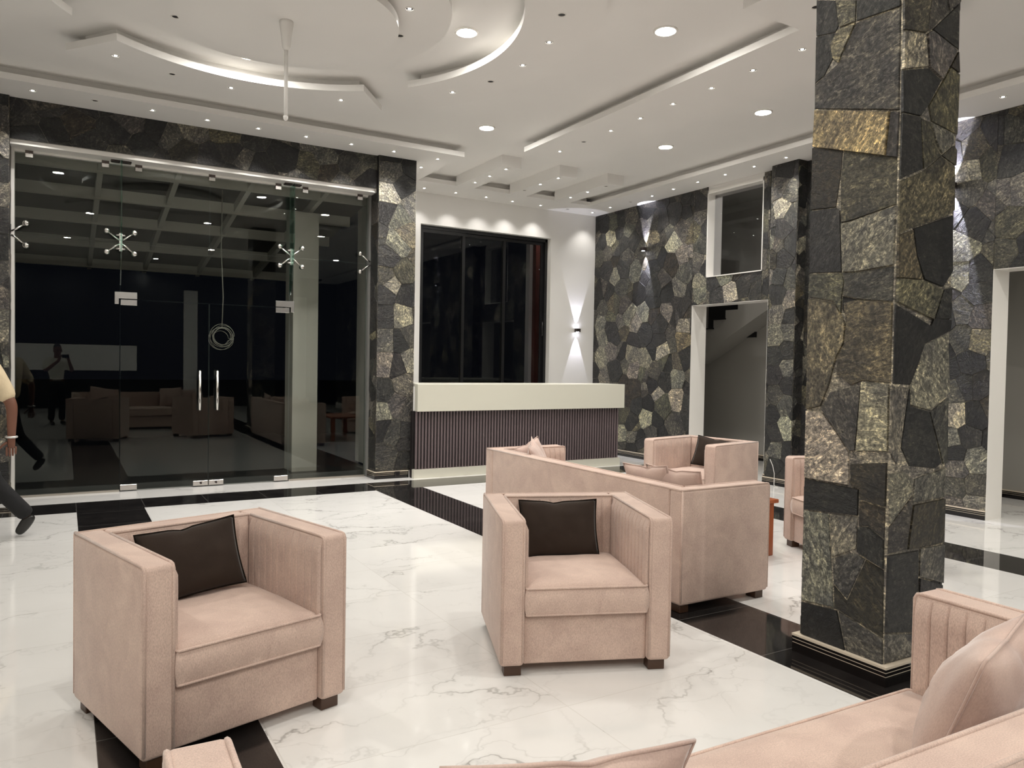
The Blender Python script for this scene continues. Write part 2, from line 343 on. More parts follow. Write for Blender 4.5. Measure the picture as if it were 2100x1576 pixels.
# floor: white tiles with black bands laid beside them in one plane
floor = thing('floor', 'white veined marble floor with black granite bands', 'floor', kind='structure')
xs = [XL, 0.11, 0.70, 3.135, 3.725, 6.11, 6.675, 10.2]; ysplit = [YBK, 8.39, 8.95, 13.0]
bmw, bmb = bmesh.new(), bmesh.new()
def quad(bm, x0, x1, y0, y1, z=0.0): bm.faces.new([bm.verts.new(p) for p in ((x0, y0, z), (x1, y0, z), (x1, y1, z), (x0, y1, z))])
for i in range(7):
    quad(bmb if i % 2 else bmw, xs[i], xs[i + 1], YBK, 8.39)
quad(bmb, XL, XB, 8.39, 8.95); quad(bmw, XB, 10.2, 8.39, 8.95); quad(bmw, XL, 10.2, 8.95, 9.60); quad(bmw, 3.9, 10.2, 9.60, YR + .3)
link('marble_field', done(bmw), M_marble, floor); link('black_band', done(bmb), M_granite, floor)
# ceiling
ceil = thing('ceiling', 'white suspended ceiling with stepped panels and round centre', 'ceiling', kind='structure')
box('main_slab', XL, XB + 0.3, YBK, YR + 0.2, ZC, ZC + 0.15, M_ceil, ceil)
def plate(name, boxes, sup):
    bm = bmesh.new()
    for b in boxes: add_box(bm, *b, ZS, ZS + 0.06)
    for b in sup: add_box(bm, *b, ZS + 0.06, ZC)
    return link(name, done(bm), M_ceil, ceil)
sb = 0.11
plate('entrance_soffit', [(XL, 3.93, 8.68, 9.6), (3.93, 4.36, 8.68, 10.15)], [(XL, 3.93, 8.68 + sb, 9.6), (3.93, 4.36 - sb, 8.68 + sb, 10.15)])
plate('reception_soffit', [(3.9, 7.41, 10.15, YR)], [(3.9, 7.41, 10.15 + sb, YR)])
plate('side_soffit', [(7.41, XB, YBK, YR)], [(7.41 + sb, XB, YBK, YR)])
plate('long_panel', [(4.87, 5.78, 4.0, 8.07), (4.25, 5.78, 3.3, 4.0)], [(4.87 + sb, 5.78 - sb, 3.9, 8.07 - sb), (4.25 + sb, 5.78 - sb, 3.3, 4.0 - sb)])
plate('side_soffit', [(XL, -2.05, YBK, 8.68)], [(XL, -2.05 - sb, YBK, 8.68)])
for x0 in (4.955, 5.865, 6.775 - 0.09):
    box('beam', x0, x0 + 0.295, 8.76, 10.12, ZS - 0.01, ZC, M_ceil, ceil)
CX, CY = 1.43, 5.75
def ring(r0, r1, a0, a1, z0, z1, bm, n=28):
    pts = [(CX + r1 * math.cos(a0 + (a1 - a0) * i / n), CY + r1 * math.sin(a0 + (a1 - a0) * i / n)) for i in range(n + 1)]
    pts += [(CX + r0 * math.cos(a1 - (a1 - a0) * i / n), CY + r0 * math.sin(a1 - (a1 - a0) * i / n)) for i in range(n + 1)]
    # strip of quads so the curved faces stay clean
    o = pts[:n + 1]; q = pts[n + 1:][::-1]
    vo = [[bm.verts.new((x, y, z)) for x, y in o] for z in (z0, z1)]; vi = [[bm.verts.new((x, y, z)) for x, y in q] for z in (z0, z1)]
    for i in range(n):
        bm.faces.new((vo[0][i], vo[0][i + 1], vi[0][i + 1], vi[0][i])); bm.faces.new((vo[1][i], vo[1][i + 1], vi[1][i + 1], vi[1][i]))
        bm.faces.new((vo[0][i], vo[0][i + 1], vo[1][i + 1], vo[1][i])); bm.faces.new((vi[0][i], vi[0][i + 1], vi[1][i + 1], vi[1][i]))
    for k in (0, n): bm.faces.new((vo[0][k], vo[1][k], vi[1][k], vi[0][k]))
for mid in (0, 90, 180, 270):
    bm = bmesh.new(); ring(1.735, 2.33, R(mid - 37.5), R(mid + 37.5), ZS, ZS + 0.06, bm); ring(1.735 + sb, 2.33 - sb, R(mid - 35), R(mid + 35), ZS + 0.06, ZC, bm)
    link('ring_panel', done(bm), M_ceil, ceil)
def disc(name, r, z0, z1):
    bm = bmesh.new(); add_lathe(bm, [(0, z0), (r, z0), (r, z1), (0, z1)], 96, (CX, CY, 0))
    for f in bm.faces: f.smooth = False
    return link(name, done(bm), M_ceil, ceil)
disc('large_disc', 1.195, ZS, ZS + 0.06); disc('disc_support', 1.195 - sb, ZS + 0.06, ZC); disc('small_disc', 0.80, ZS - 0.115, ZS - 0.055); disc('disc_support', 0.72, ZS - 0.055, ZS)

# walls -----------------------------------------------------------------
wall_l = box('wall_left', XL - 0.2, XL, YBK, 9.5, 0, ZC, M_wall); tag(wall_l, 'plain white side wall of the lobby', 'wall', kind='structure')
wall_bk = thing('wall_back', 'rear wall of the lobby with dark glazing', 'wall', kind='structure')
box('wall_face', XL, XB, YBK - 0.2, YBK, 0, ZC, plain('night_glazing', (0.012, 0.012, 0.014), 0.25), wall_bk)
box('white_band', -1.3, 1.9, YBK, YBK + 0.04, 1.1, 1.85, M_wall, wall_bk); box('white_band', 3.2, 3.6, YBK, YBK + 0.04, 0, 3.6, M_wall, wall_bk); box('white_band', 6.6, 7.0, YBK, YBK + 0.04, 0, 3.6, M_wall, wall_bk)

# reception wall
wr = thing('wall_reception', 'white wall behind the reception counter', 'wall', kind='structure')
WX0, WX1, WZ0, WZ1 = 4.712, 7.10, 0.95, 3.63
bm = bmesh.new()
add_box(bm, 3.94, WX0, YR, YR + 0.25, 0, ZS); add_box(bm, WX1, XB, YR, YR + 0.25, 0, ZS); add_box(bm, WX0, WX1, YR, YR + 0.25, 0, WZ0); add_box(bm, WX0, WX1, YR, YR + 0.25, WZ1, ZS)
link('wall_face', done(bm), M_wall, wr)
bm = bmesh.new(); add_box(bm, 3.80, 3.94, YF + 0.02, YR + 0.25, 0, ZS); link('return_wall', done(bm), M_wall, wr)

# entrance wall in stone: pier, lintel, column (with reveal faces)
OX0, OX1, OZ = -0.475, 3.425, 3.69      # opening
we = thing('wall_entrance', 'dark slate clad wall framing the glass entrance', 'wall', kind='structure')
s = Stones(); f = lambda u, v: (u, YF, v)
s.panel(OX1, 3.93, 0.095, ZS, f, (0, -1, 0), 0.5, [(*px_y(YF, [q])[0], k) for q, k in (((800, 350), 'm'), ((797, 402), 'l'), ((830, 385), 'd'), ((795, 430), 'd'), ((820, 445), 'M'), ((835, 480), 'o'), ((815, 500), 'L'), ((795, 525), 'd'),
    ((790, 570), 'g'), ((830, 560), 'g'), ((800, 585), 'L'), ((835, 605), 'd'), ((790, 600), 'd'), ((825, 650), 'l'), ((790, 650), 'd'), ((790, 700), 'M'), ((822, 700), 'D'), ((838, 690), 'm'), ((790, 745), 'L'), ((815, 750), 'd'), ((840, 740), 'L'), ((785, 805), 'd'), ((830, 790), 'M'), ((815, 830), 'M'), ((780, 845), 'L'), ((840, 840), 'm'), ((782, 880), 'D'), ((805, 890), 'm'), ((835, 890), 'd'), ((790, 935), 'm'), ((835, 945), 'd'), ((835, 905), 'd'))])
s.panel(0, 0.36, 0.095, ZS, lambda u, v: (OX1, YF + u, v), (-1, 0, 0), 0.36)
s.panel(XL, OX0, 0.095, ZS, f, (0, -1, 0), 0.30, [(*px_y(YF, [q])[0], k) for q, k in (((8, 240), 'm'), ((8, 300), 'L'), ((8, 350), 'd'), ((8, 400), 'L'), ((8, 450), 'd'), ((8, 510), 'd'), ((8, 560), 'M'), ((8, 610), 'M'), ((8, 660), 'L'))])
s.panel(0, 0.36, 0.095, ZS, lambda u, v: (OX0, YF + u, v), (1, 0, 0), 0.36)
s.panel(OX0, OX1, OZ, ZS, lambda u, v: (u, YF + 0.05, v), (0, -1, 0), 0.45, [(*px_y(YF + 0.05, [q])[0], k) for q, k in [((x, y), 'dDDbd'[i % 5]) for i, (x, y) in enumerate([(50, 240), (60, 275), (110, 260), (150, 250), (185, 300), (240, 270), (290, 300), (330, 270), (380, 320), (430, 330), (480, 310), (530, 340), (580, 320), (670, 350), (720, 340), (745, 370)])] + [((640, 340), 'g'), ((665, 325), 'M'), ((340, 275), 'm'), ((260, 250), 'm'), ((500, 325), 'm'), ((730, 350), 'm')]])
s.build('stone_cladding', we)
box('wall_core', XL, OX0 - 0.0, YF + 0.002, 9.62, 0, ZS, M_grey, we); box('wall_core', OX1 + 0.002, 3.80, YF + 0.002, 9.62, 0, ZS, M_grey, we); box('wall_core', OX0, OX1, YF + 0.055, 9.62, OZ + 0.002, ZS, M_grey, we)

# stone wall with the upper window and two doorways
D3 = (6.99, 8.41, 2.41); W3 = (7.10, 8.125, 2.80, 4.05); D4 = (2.75, 4.16, 2.53)
wb = thing('wall_side', 'dark slate clad wall with two doorways and a high window', 'wall', kind='structure')
s = Stones(); f = lambda u, v: (XB, u, v)
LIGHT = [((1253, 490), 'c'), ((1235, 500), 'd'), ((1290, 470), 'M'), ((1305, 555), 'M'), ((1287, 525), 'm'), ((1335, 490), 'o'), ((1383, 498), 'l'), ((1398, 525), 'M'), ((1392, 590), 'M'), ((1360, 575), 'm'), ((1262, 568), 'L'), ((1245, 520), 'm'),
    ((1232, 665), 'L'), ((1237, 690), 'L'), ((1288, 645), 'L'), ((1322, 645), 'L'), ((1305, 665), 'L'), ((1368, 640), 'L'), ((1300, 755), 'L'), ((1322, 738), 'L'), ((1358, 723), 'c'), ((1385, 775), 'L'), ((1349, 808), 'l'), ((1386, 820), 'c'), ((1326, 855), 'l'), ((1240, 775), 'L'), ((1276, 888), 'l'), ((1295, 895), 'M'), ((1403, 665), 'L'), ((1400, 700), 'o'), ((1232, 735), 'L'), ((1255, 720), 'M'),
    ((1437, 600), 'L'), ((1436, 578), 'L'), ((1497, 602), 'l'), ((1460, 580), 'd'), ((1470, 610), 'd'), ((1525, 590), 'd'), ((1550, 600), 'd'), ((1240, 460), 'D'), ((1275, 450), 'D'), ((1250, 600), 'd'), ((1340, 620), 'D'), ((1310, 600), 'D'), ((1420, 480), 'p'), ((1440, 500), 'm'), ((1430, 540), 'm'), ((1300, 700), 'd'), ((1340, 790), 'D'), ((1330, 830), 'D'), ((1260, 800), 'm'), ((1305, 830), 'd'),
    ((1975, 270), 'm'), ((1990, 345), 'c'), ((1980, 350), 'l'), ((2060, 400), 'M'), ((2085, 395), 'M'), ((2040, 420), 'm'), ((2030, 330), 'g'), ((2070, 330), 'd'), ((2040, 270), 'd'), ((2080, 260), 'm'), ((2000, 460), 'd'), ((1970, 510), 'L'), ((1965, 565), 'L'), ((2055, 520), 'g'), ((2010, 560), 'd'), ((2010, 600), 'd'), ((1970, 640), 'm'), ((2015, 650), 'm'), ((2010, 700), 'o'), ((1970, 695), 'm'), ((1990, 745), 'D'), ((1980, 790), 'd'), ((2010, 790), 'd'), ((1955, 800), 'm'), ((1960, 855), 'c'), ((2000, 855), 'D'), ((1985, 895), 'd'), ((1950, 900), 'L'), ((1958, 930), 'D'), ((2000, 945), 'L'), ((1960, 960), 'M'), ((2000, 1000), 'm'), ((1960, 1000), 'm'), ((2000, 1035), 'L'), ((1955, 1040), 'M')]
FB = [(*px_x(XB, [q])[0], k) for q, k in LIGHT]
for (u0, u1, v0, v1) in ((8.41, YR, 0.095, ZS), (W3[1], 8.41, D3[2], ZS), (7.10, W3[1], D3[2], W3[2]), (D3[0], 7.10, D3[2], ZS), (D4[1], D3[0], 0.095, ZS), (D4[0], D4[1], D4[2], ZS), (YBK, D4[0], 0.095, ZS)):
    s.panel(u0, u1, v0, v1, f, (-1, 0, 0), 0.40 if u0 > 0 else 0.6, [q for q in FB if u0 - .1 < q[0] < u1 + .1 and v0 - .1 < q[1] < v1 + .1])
PX, PY0, PY1 = 7.86, 6.42, 6.83     # pilaster
PST = [((1610, 345), 'D'), ((1600, 385), 'm'), ((1620, 395), 'm'), ((1606, 425), 'l'), ((1625, 440), 'm'), ((1605, 470), 'd'), ((1625, 500), 'd'), ((1605, 530), 'd'), ((1600, 570), 'd'), ((1620, 575), 'm'), ((1618, 615), 'L'), ((1595, 640), 'M'), ((1622, 650), 'd'), ((1590, 690), 'L'), ((1620, 680), 'M'), ((1615, 720), 'd'), ((1590, 730), 'd'), ((1615, 755), 'L'), ((1590, 770), 'd'), ((1615, 790), 'D'), ((1590, 810), 'm'), ((1610, 830), 'M'), ((1580, 850), 'D'), ((1610, 880), 'l'), ((1590, 890), 'd'), ((1590, 925), 'M'), ((1615, 930), 'D')]
s.panel(PY0, PY1, 0.095, ZS, lambda u, v: (PX, u, v), (-1, 0, 0), 0.36, [(*px_x(PX, [q])[0], k) for q, k in PST])
s.panel(PX, XB, 0.095, ZS, lambda u, v: (u, PY0, v), (0, -1, 0), 0.25, [(7.94, 3.6, 'D'), (7.94, 3.9, 'D'), (7.94, 2.2, 'D'), (7.94, 1.6, 'D'), (7.94, 1.0, 'D'), (7.9, 3.0, 'L'), (8.0, 3.1, 'L'), (7.94, 2.65, 'M')])
s.panel(PX, XB, 0.095, ZS, lambda u, v: (u, PY1, v), (0, 1, 0), 0.3)
s.build('stone_cladding', wb)
bm = bmesh.new()
for b in ((8.41, YR + .2, 0, ZS), (W3[1], 8.41, D3[2] + .002, ZS), (7.10, W3[1], D3[2] + .002, W3[2] - .002), (D3[0], 7.10, D3[2] + .002, ZS), (D4[1], D3[0], 0, ZS), (D4[0], D4[1], D4[2] + .002, ZS), (YBK, D4[0], 0, ZS), (7.10, W3[1], W3[3], ZS)):
    add_box(bm, XB + 0.003, XB + 0.27, *b)
add_box(bm, PX + .003, XB, PY0 + .003, PY1 - .003, 0, ZS)
link('wall_core', done(bm), M_wall, wb)

# skirting: black with two pale lines and a beige cap
def skirt(bm, x0, x1, y0, y1):
    add_box(bm, x0, x1, y0, y1, 0, 0.047, mi=0); add_box(bm, x0 + .001, x1 - .001, y0 + .001, y1 - .001, 0.047, 0.051, mi=1); add_box(bm, x0, x1, y0, y1, 0.051, 0.066, mi=0)
    add_box(bm, x0 + .001, x1 - .001, y0 + .001, y1 - .001, 0.066, 0.070, mi=1); add_box(bm, x0, x1, y0, y1, 0.070, 0.084, mi=0); add_box(bm, x0 - .002, x1 + .002, y0 - .002, y1 + .002, 0.084, 0.095, mi=1)
def skirting(name, boxes, label):
    bm = bmesh.new()
    for b in boxes: skirt(bm, *b)
    o = link(name, done(bm), [M_black_gloss, M_beige]); return tag(o, label, 'skirting', kind='structure')
sk = 0.022
skirting('baseboard_entrance', [(OX1 - sk, 3.865, YF - sk, YF + .35), (XL, OX0 + sk, YF - sk, YF + .35)], 'black skirting with pale lines under the slate entrance piers')
skirting('baseboard_side', [(XB - sk, XB + .2, 8.41, YR), (XB - sk, XB + .2, D4[1] - 0.0, PY0), (PX - sk, XB, PY0 - sk, PY1 + sk), (XB - sk, XB + .2, PY1, D3[0])], 'black skirting with pale lines along the slate wall with doorways')

# pillar -----------------------------------------------------------------
QX0, QX1, QY0, QY1 = 3.375, 3.83, 2.187, 2.663
pil = thing('pillar', 'square free-standing pillar clad in irregular slate slabs', 'pillar', kind='structure')
s = Stones()
def z1(*p): return [(1640 + a / 4.635, b / 4.635) for a, b in p]
def z2(*p): return [(1640 + a / 4.635, 320 + b / 4.635) for a, b in p]
def z3(*p): return [(1630 + a / 4.635, 640 + b / 4.635) for a, b in p]
def z4(*p): return [(1630 + a / 3.582, 960 + b / 3.582) for a, b in p]
PL_ = [('d', z1((165, 0), (345, 0), (375, 250), (340, 310), (160, 350))), ('g', z1((345, 0), (545, 0), (540, 205), (385, 262), (375, 250))), ('d', z1((550, 0), (970, 0), (970, 60), (545, 205))),
 ('o', z1((365, 290), (540, 215), (440, 440), (375, 600), (320, 560), (300, 430))), ('d', z1((160, 355), (345, 310), (365, 290), (300, 430), (320, 560), (240, 720), (148, 800))),
 ('m', z1((540, 215), (970, 65), (955, 1050), (140, 1040), (145, 810), (240, 720), (375, 600), (440, 440))), ('t', z1((138, 1045), (865, 1060), (825, 1485), (122, 1400))), ('m', z1((870, 1062), (953, 1060), (935, 1500), (830, 1487))),
 ('b', z2((118, -80), (415, -60), (405, 90), (390, 200), (350, 490), (110, 520))), ('g', z2((420, -60), (930, 12), (925, 462), (490, 620), (398, 640), (393, 200), (410, 80))), ('d', z2((108, 525), (350, 492), (392, 520), (403, 1108), (92, 1118))),
 ('L', z2((398, 642), (490, 624), (925, 470), (902, 1038), (540, 1103), (410, 1108))), ('m', z2((412, 1112), (540, 1108), (900, 1044), (890, 1388), (550, 1360), (412, 1326), (430, 1200))), ('g', z2((92, 1124), (405, 1114), (428, 1200), (408, 1330), (400, 1500), (330, 1380), (85, 1340))),
 ('D', z2((412, 1332), (548, 1362), (480, 1560), (430, 1500), (405, 1450))), ('o', z3((130, -130), (280, -100), (400, -70), (488, 110), (470, 300), (400, 430), (330, 700), (250, 900), (110, 930), (126, 130))),
 ('p', z3((475, -90), (598, -120), (936, -92), (915, 682), (650, 655), (540, 700), (400, 600), (410, 430), (474, 300), (495, 110))), ('m', z3((262, 930), (345, 760), (540, 710), (636, 700), (620, 900), (578, 1320), (525, 1325), (370, 1090))),
 ('l', z3((640, 662), (903, 690), (888, 1328), (582, 1325))), ('l', z3((102, 937), (250, 942), (368, 1092), (518, 1332), (525, 1580), (515, 1650), (92, 1576))), ('b', z4((412, -30), (683, -42), (672, 288), (480, 233), (476, 153), (416, 133))),
 ('D', z4((75, 77), (474, 157), (468, 353), (68, 306))), ('L', z4((70, 312), (252, 337), (288, 1028), (54, 973), (62, 600))), ('L', z4((257, 337), (466, 362), (456, 593), (272, 658))), ('b', z4((476, 242), (669, 297), (663, 525), (540, 428), (472, 428))),
 ('d', z4((470, 432), (540, 432), (661, 532), (657, 746), (525, 662), (460, 618))), ('M', z4((275, 662), (435, 622), (520, 668), (385, 968), (287, 852))), ('b', z4((524, 672), (657, 752), (650, 1256), (322, 1042), (292, 1032), (290, 860), (385, 976))), ('D', z4((52, 982), (314, 1047), (375, 1352), (48, 1215))), ('m', z4((322, 1050), (650, 1264), (650, 1452), (380, 1350)))]
PR_ = [('g', z1((977, 0), (1238, 0), (1195, 318), (1080, 298), (977, 284))), ('m', z1((1242, 0), (1388, 0), (1400, 108), (1250, 278), (1202, 300))), ('M', z1((1392, 0), (1518, 0), (1513, 30), (1410, 105))), ('d', z1((1252, 285), (1513, 36), (1508, 478))),
 ('l', z1((980, 302), (1193, 330), (1208, 638), (967, 663))), ('M', z1((1202, 322), (1250, 292), (1493, 480), (1350, 763), (1217, 643))), ('b', z1((1500, 492), (1508, 700), (1422, 640))), ('d', z1((962, 670), (1215, 647), (1343, 767), (1210, 1010), (1140, 1108), (962, 1068))),
 ('p', z1((1352, 770), (1420, 644), (1505, 712), (1493, 1288), (1242, 1158), (1215, 1012))), ('d', z1((965, 1075), (1143, 1110), (1163, 1613), (942, 1712))), ('g', z1((1150, 1120), (1238, 1160), (1288, 1380), (1330, 1488), (1168, 1612))), ('L', z1((1244, 1167), (1480, 1290), (1450, 1370), (1340, 1468), (1282, 1340))), ('g', z1((1340, 1480), (1460, 1382), (1488, 1430), (1478, 1580), (1340, 1484))),
 ('p', z2((942, 240), (1165, 148), (1335, 0), (1470, 102), (1463, 518), (1370, 588), (1080, 678), (922, 748))), ('D', z2((1072, 690), (1370, 592), (1448, 560), (1443, 1100), (1350, 1248), (1172, 1178), (1100, 950))), ('p', z2((920, 757), (1065, 702), (1098, 950), (1165, 1178), (917, 1158))), ('o', z2((915, 1166), (1168, 1182), (1353, 1272), (1260, 1558), (907, 1388))), ('d', z2((1362, 1270), (1441, 1246), (1430, 1550), (1275, 1560))),
 ('D', z3((945, -80), (1280, 130), (1310, 60), (1472, 70), (1463, 180), (1220, 308), (1158, 520), (1090, 698), (928, 688))), ('L', z3((1222, 312), (1458, 202), (1463, 768), (1270, 938), (1090, 888), (1082, 700), (1162, 520))), ('L', z3((907, 697), (1076, 717), (1000, 1280), (960, 1458), (892, 1330))), ('d', z3((1082, 722), (1087, 892), (1270, 947), (1388, 1440), (1330, 1488), (1080, 1468), (1000, 1290))), ('m', z3((1277, 950), (1453, 802), (1440, 1440), (1400, 1448))),
 ('L', z4((682, 45), (800, 30), (868, 82), (858, 190), (692, 418))), ('M', z4((872, 80), (1098, 0), (1098, 213), (862, 258))), ('m', z4((688, 432), (858, 202), (858, 270), (815, 600), (680, 633))), ('b', z4((862, 272), (1098, 222), (1093, 548), (822, 603))), ('M', z4((912, 592), (1090, 560), (1083, 848), (907, 800))), ('d', z4((675, 642), (903, 602), (893, 1208), (657, 1213))), ('d', z4((907, 807), (1080, 857), (1072, 1010), (895, 1200))), ('M', z4((657, 1222), (888, 1217), (880, 1372), (655, 1440)))]
for k, p in PL_: s.stone(px_x(QX0, p), k, lambda u, v: (QX0, u, v), (-1, 0, 0), (0.004, 0.012), 0.0015)
for k, p in PR_: s.stone(px_y(QY0, p), k, lambda u, v: (u, QY0, v), (0, -1, 0), (0.004, 0.012), 0.0015)
for (u0, u1, v0, v1) in ((QY0, QY1, 3.42, ZC),): s.panel(u0, u1, v0, v1, lambda u, v: (QX0, u, v), (-1, 0, 0), 0.35)
s.panel(QX0, QX1, 3.29, ZC, lambda u, v: (u, QY0, v), (0, -1, 0), 0.35)
s.panel(QX0 + .24, QX1, 0.095, 0.45, lambda u, v: (u, QY0 + .001, v), (0, -1, 0), 0.3)
s.backing(QY0, QY1, 0.095, 3.43, lambda u, v: (QX0, u, v)); s.backing(QX0, QX1, 0.095, 3.3, lambda u, v: (u, QY0, v))
s.panel(QY0, QY1, 0.095, ZC, lambda u, v: (QX1, u, v), (1, 0, 0), 0.33); s.panel(QX0, QX1, 0.095, ZC, lambda u, v: (u, QY1, v), (0, 1, 0), 0.33)
s.build('stone_cladding', pil)
bm = bmesh.new(); skirt(bm, QX0 - .03, QX1 + .03, QY0 - .03, QY1 + .03); link('skirting', done(bm), [M_black_gloss, M_beige], pil)

# doorway linings, rooms behind -------------------------------------------
d3 = thing('door_3', 'white lined doorway to the staircase in the slate wall', 'doorway', kind='structure')
bm = bmesh.new()
add_box(bm, XB - .004, XB + .29, D3[1] - .004, D3[1], 0, D3[2]); add_box(bm, XB - .004, XB + .29, D3[0], D3[0] + .004, 0, D3[2]); add_box(bm, XB - .004, XB + .29, D3[0], D3[1], D3[2] - .004, D3[2])
link('lining', done(bm), M_white, d3)
d4 = thing('door_4', 'white lined doorway beside the slate wall by the pillar', 'doorway', kind='structure')
bm = bmesh.new()
add_box(bm, XB - .004, XB + .29, D4[1] - .004, D4[1], 0.0, D4[2]); add_box(bm, XB - .004, XB + .29, D4[0], D4[0] + .004, 0, D4[2]); add_box(bm, XB - .004, XB + .29, D4[0], D4[1], D4[2] - .004, D4[2])
link('lining', done(bm), M_white, d4)
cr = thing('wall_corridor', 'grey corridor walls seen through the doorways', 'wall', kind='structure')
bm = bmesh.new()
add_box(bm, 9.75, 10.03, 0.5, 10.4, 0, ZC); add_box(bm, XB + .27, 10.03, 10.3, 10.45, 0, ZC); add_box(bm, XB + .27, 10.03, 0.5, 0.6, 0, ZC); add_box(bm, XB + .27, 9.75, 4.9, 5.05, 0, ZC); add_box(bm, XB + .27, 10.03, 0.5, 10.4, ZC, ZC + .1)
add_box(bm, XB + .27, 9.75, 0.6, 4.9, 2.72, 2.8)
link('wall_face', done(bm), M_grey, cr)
skirting('baseboard_corridor', [(9.72, 9.75, 0.6, 4.9), (9.72, 9.75, 5.1, 10.3), (XB + .27, 9.75, 4.87, 4.9)], 'black skirting in the corridors behind the doorways')
st = thing('staircase', 'grey staircase flight with dark treads seen through the doorway', 'staircase', (0, 0, 0))
bm = bmesh.new(); prof = []
ns = 9
for i in range(ns):
    y = 9.75 - i * 0.262; z = 1.83 + i * 0.151; prof += [(y, z), (y, z + 0.151)] if i else [(y, z + 0.151)]
    prof += [(y - 0.262, z + 0.151)]
prof = [(9.75, 1.55)] + prof + [(9.75 - ns * 0.262, 1.83 + ns * 0.151 - 0.42)]
a = [bm.verts.new((9.3, y, z)) for y, z in prof]; b = [bm.verts.new((9.745, y, z)) for y, z in prof]; bm.faces.new(a); bm.faces.new(b)
for i in range(len(prof)): bm.faces.new((a[i], a[(i + 1) % len(prof)], b[(i + 1) % len(prof)], b[i]))
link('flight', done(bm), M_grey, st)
for i in range(3):
    y = 9.75 - i * 0.262; z = 1.83 + i * 0.151; box('tread', 9.27, 9.745, y - 0.275, y, z + 0.1515, z + 0.172, M_alu, st)
box('dark_void_panel', 9.70, 9.745, 8.7, 9.75, 2.0, 2.6, M_alu, st)  # black sheet standing in for the unlit void above the steps

# windows ------------------------------------------------------------------
w3 = thing('window_3', 'high window in the slate wall with a white reveal', 'window', kind='structure')
bm = bmesh.new()
add_box(bm, XB - .015, XB + .27, W3[1] - .012, W3[1] + .001, W3[2], W3[3]); add_box(bm, XB - .015, XB + .27, W3[0], W3[0] + .012, W3[2], W3[3]); add_box(bm, XB - .015, XB + .27, W3[0], W3[1], W3[2] - .001, W3[2] + .012); add_box(bm, XB - .015, XB + .27, W3[0], W3[1], W3[3] - .05, W3[3])
link('reveal', done(bm), M_white, w3); box('pane', XB + .12, XB + .13, W3[0] + .01, W3[1] - .01, W3[2] + .01, W3[3] - .04, M_glass_dark, w3)
w2 = thing('window_2', 'black framed sliding window behind the reception counter', 'window', kind='structure')
yw = YR + 0.10; fr = 0.055
bm = bmesh.new()
add_box(bm, WX0, WX1 - .0, yw, yw + .09, WZ1 - fr, WZ1); add_box(bm, WX0, WX1, yw, yw + .09, WZ0, WZ0 + fr); add_box(bm, WX0, WX0 + .045, yw, yw + .09, WZ0, WZ1); add_box(bm, WX1 - .05, WX1, yw, yw + .09, WZ0, WZ1)
link('outer_frame', done(bm), M_alu, w2)
for k, (a, b, yo) in enumerate(((WX0 + .045, 5.535, 0.012), (5.475, 6.30, 0.035), (6.235, 7.05, 0.058))):
    sh = bmesh.new(); t = 0.05
    add_box(sh, a, a + t, yw + yo, yw + yo + .022, WZ0 + fr, WZ1 - fr); add_box(sh, b - t, b, yw + yo, yw + yo + .022, WZ0 + fr, WZ1 - fr); add_box(sh, a + t, b - t, yw + yo, yw + yo + .022, WZ0 + fr, WZ0 + fr + t); add_box(sh, a + t, b - t, yw + yo, yw + yo + .022, WZ1 - fr - t, WZ1 - fr)
    so = link('sash', done(sh), M_alu, w2); box('pane', a + t, b - t, yw + yo + .008, yw + yo + .014, WZ0 + fr + t, WZ1 - fr - t, M_glass_dark, so)
    if k == 2: tube('pull_handle', [(7.02, yw - .0, 1.98), (6.99, yw - .05, 2.0), (6.975, yw - .065, 2.08), (6.975, yw - .065, 2.12), (6.99, yw - .05, 2.2), (7.02, yw, 2.22)], 0.011, M_alu, so)
box('lining', WX1 - .002, WX1 + .01, YR - .004, YR + .10, WZ0, WZ1 + .01, M_white, w2)
# outside the reception window
xa, xb, xc, xd = (on_y(q, 700, 11.6).x for q in (1085, 1090, 1104, 1130))
pst = box('wooden_post', xb, xc, 11.50, 11.6, 0, 4.1, M_redwood); tag(pst, 'dark red wooden post behind the reception window', 'post')
pw = box('wall_outside', xa, xd, 11.62, 11.75, 0, 4.1, M_wall); tag(pw, 'pale outer wall glimpsed behind the wooden post', 'wall', kind='structure')

t = thing('outside_fill_light', 'unseen lamp added outside to light the wooden post behind the reception window', 'downlight', (7.4, 11.32, 4.1)); lathe('lamp', [(0, -.004), (.07, -.004)], plain('outside_fill_diffuser', (1, 1, 1), .5, emit=(1, .92, .85), estr=60.0), t, 20); lathe('trim', [(.07, -.001), (.075, -.01), (.095, -.006), (.095, 0), (.07, 0)], M_white, t, 20)  # unseen lamp added to light the post and outer wall
so_ = box('trim_2', 6.2, 8.3, 11.1, 11.8, 4.1, 4.2, M_wall); tag(so_, 'small unseen soffit added to carry the lamp outside the reception window', 'soffit', kind='structure')  # unseen slab added to carry that lamp
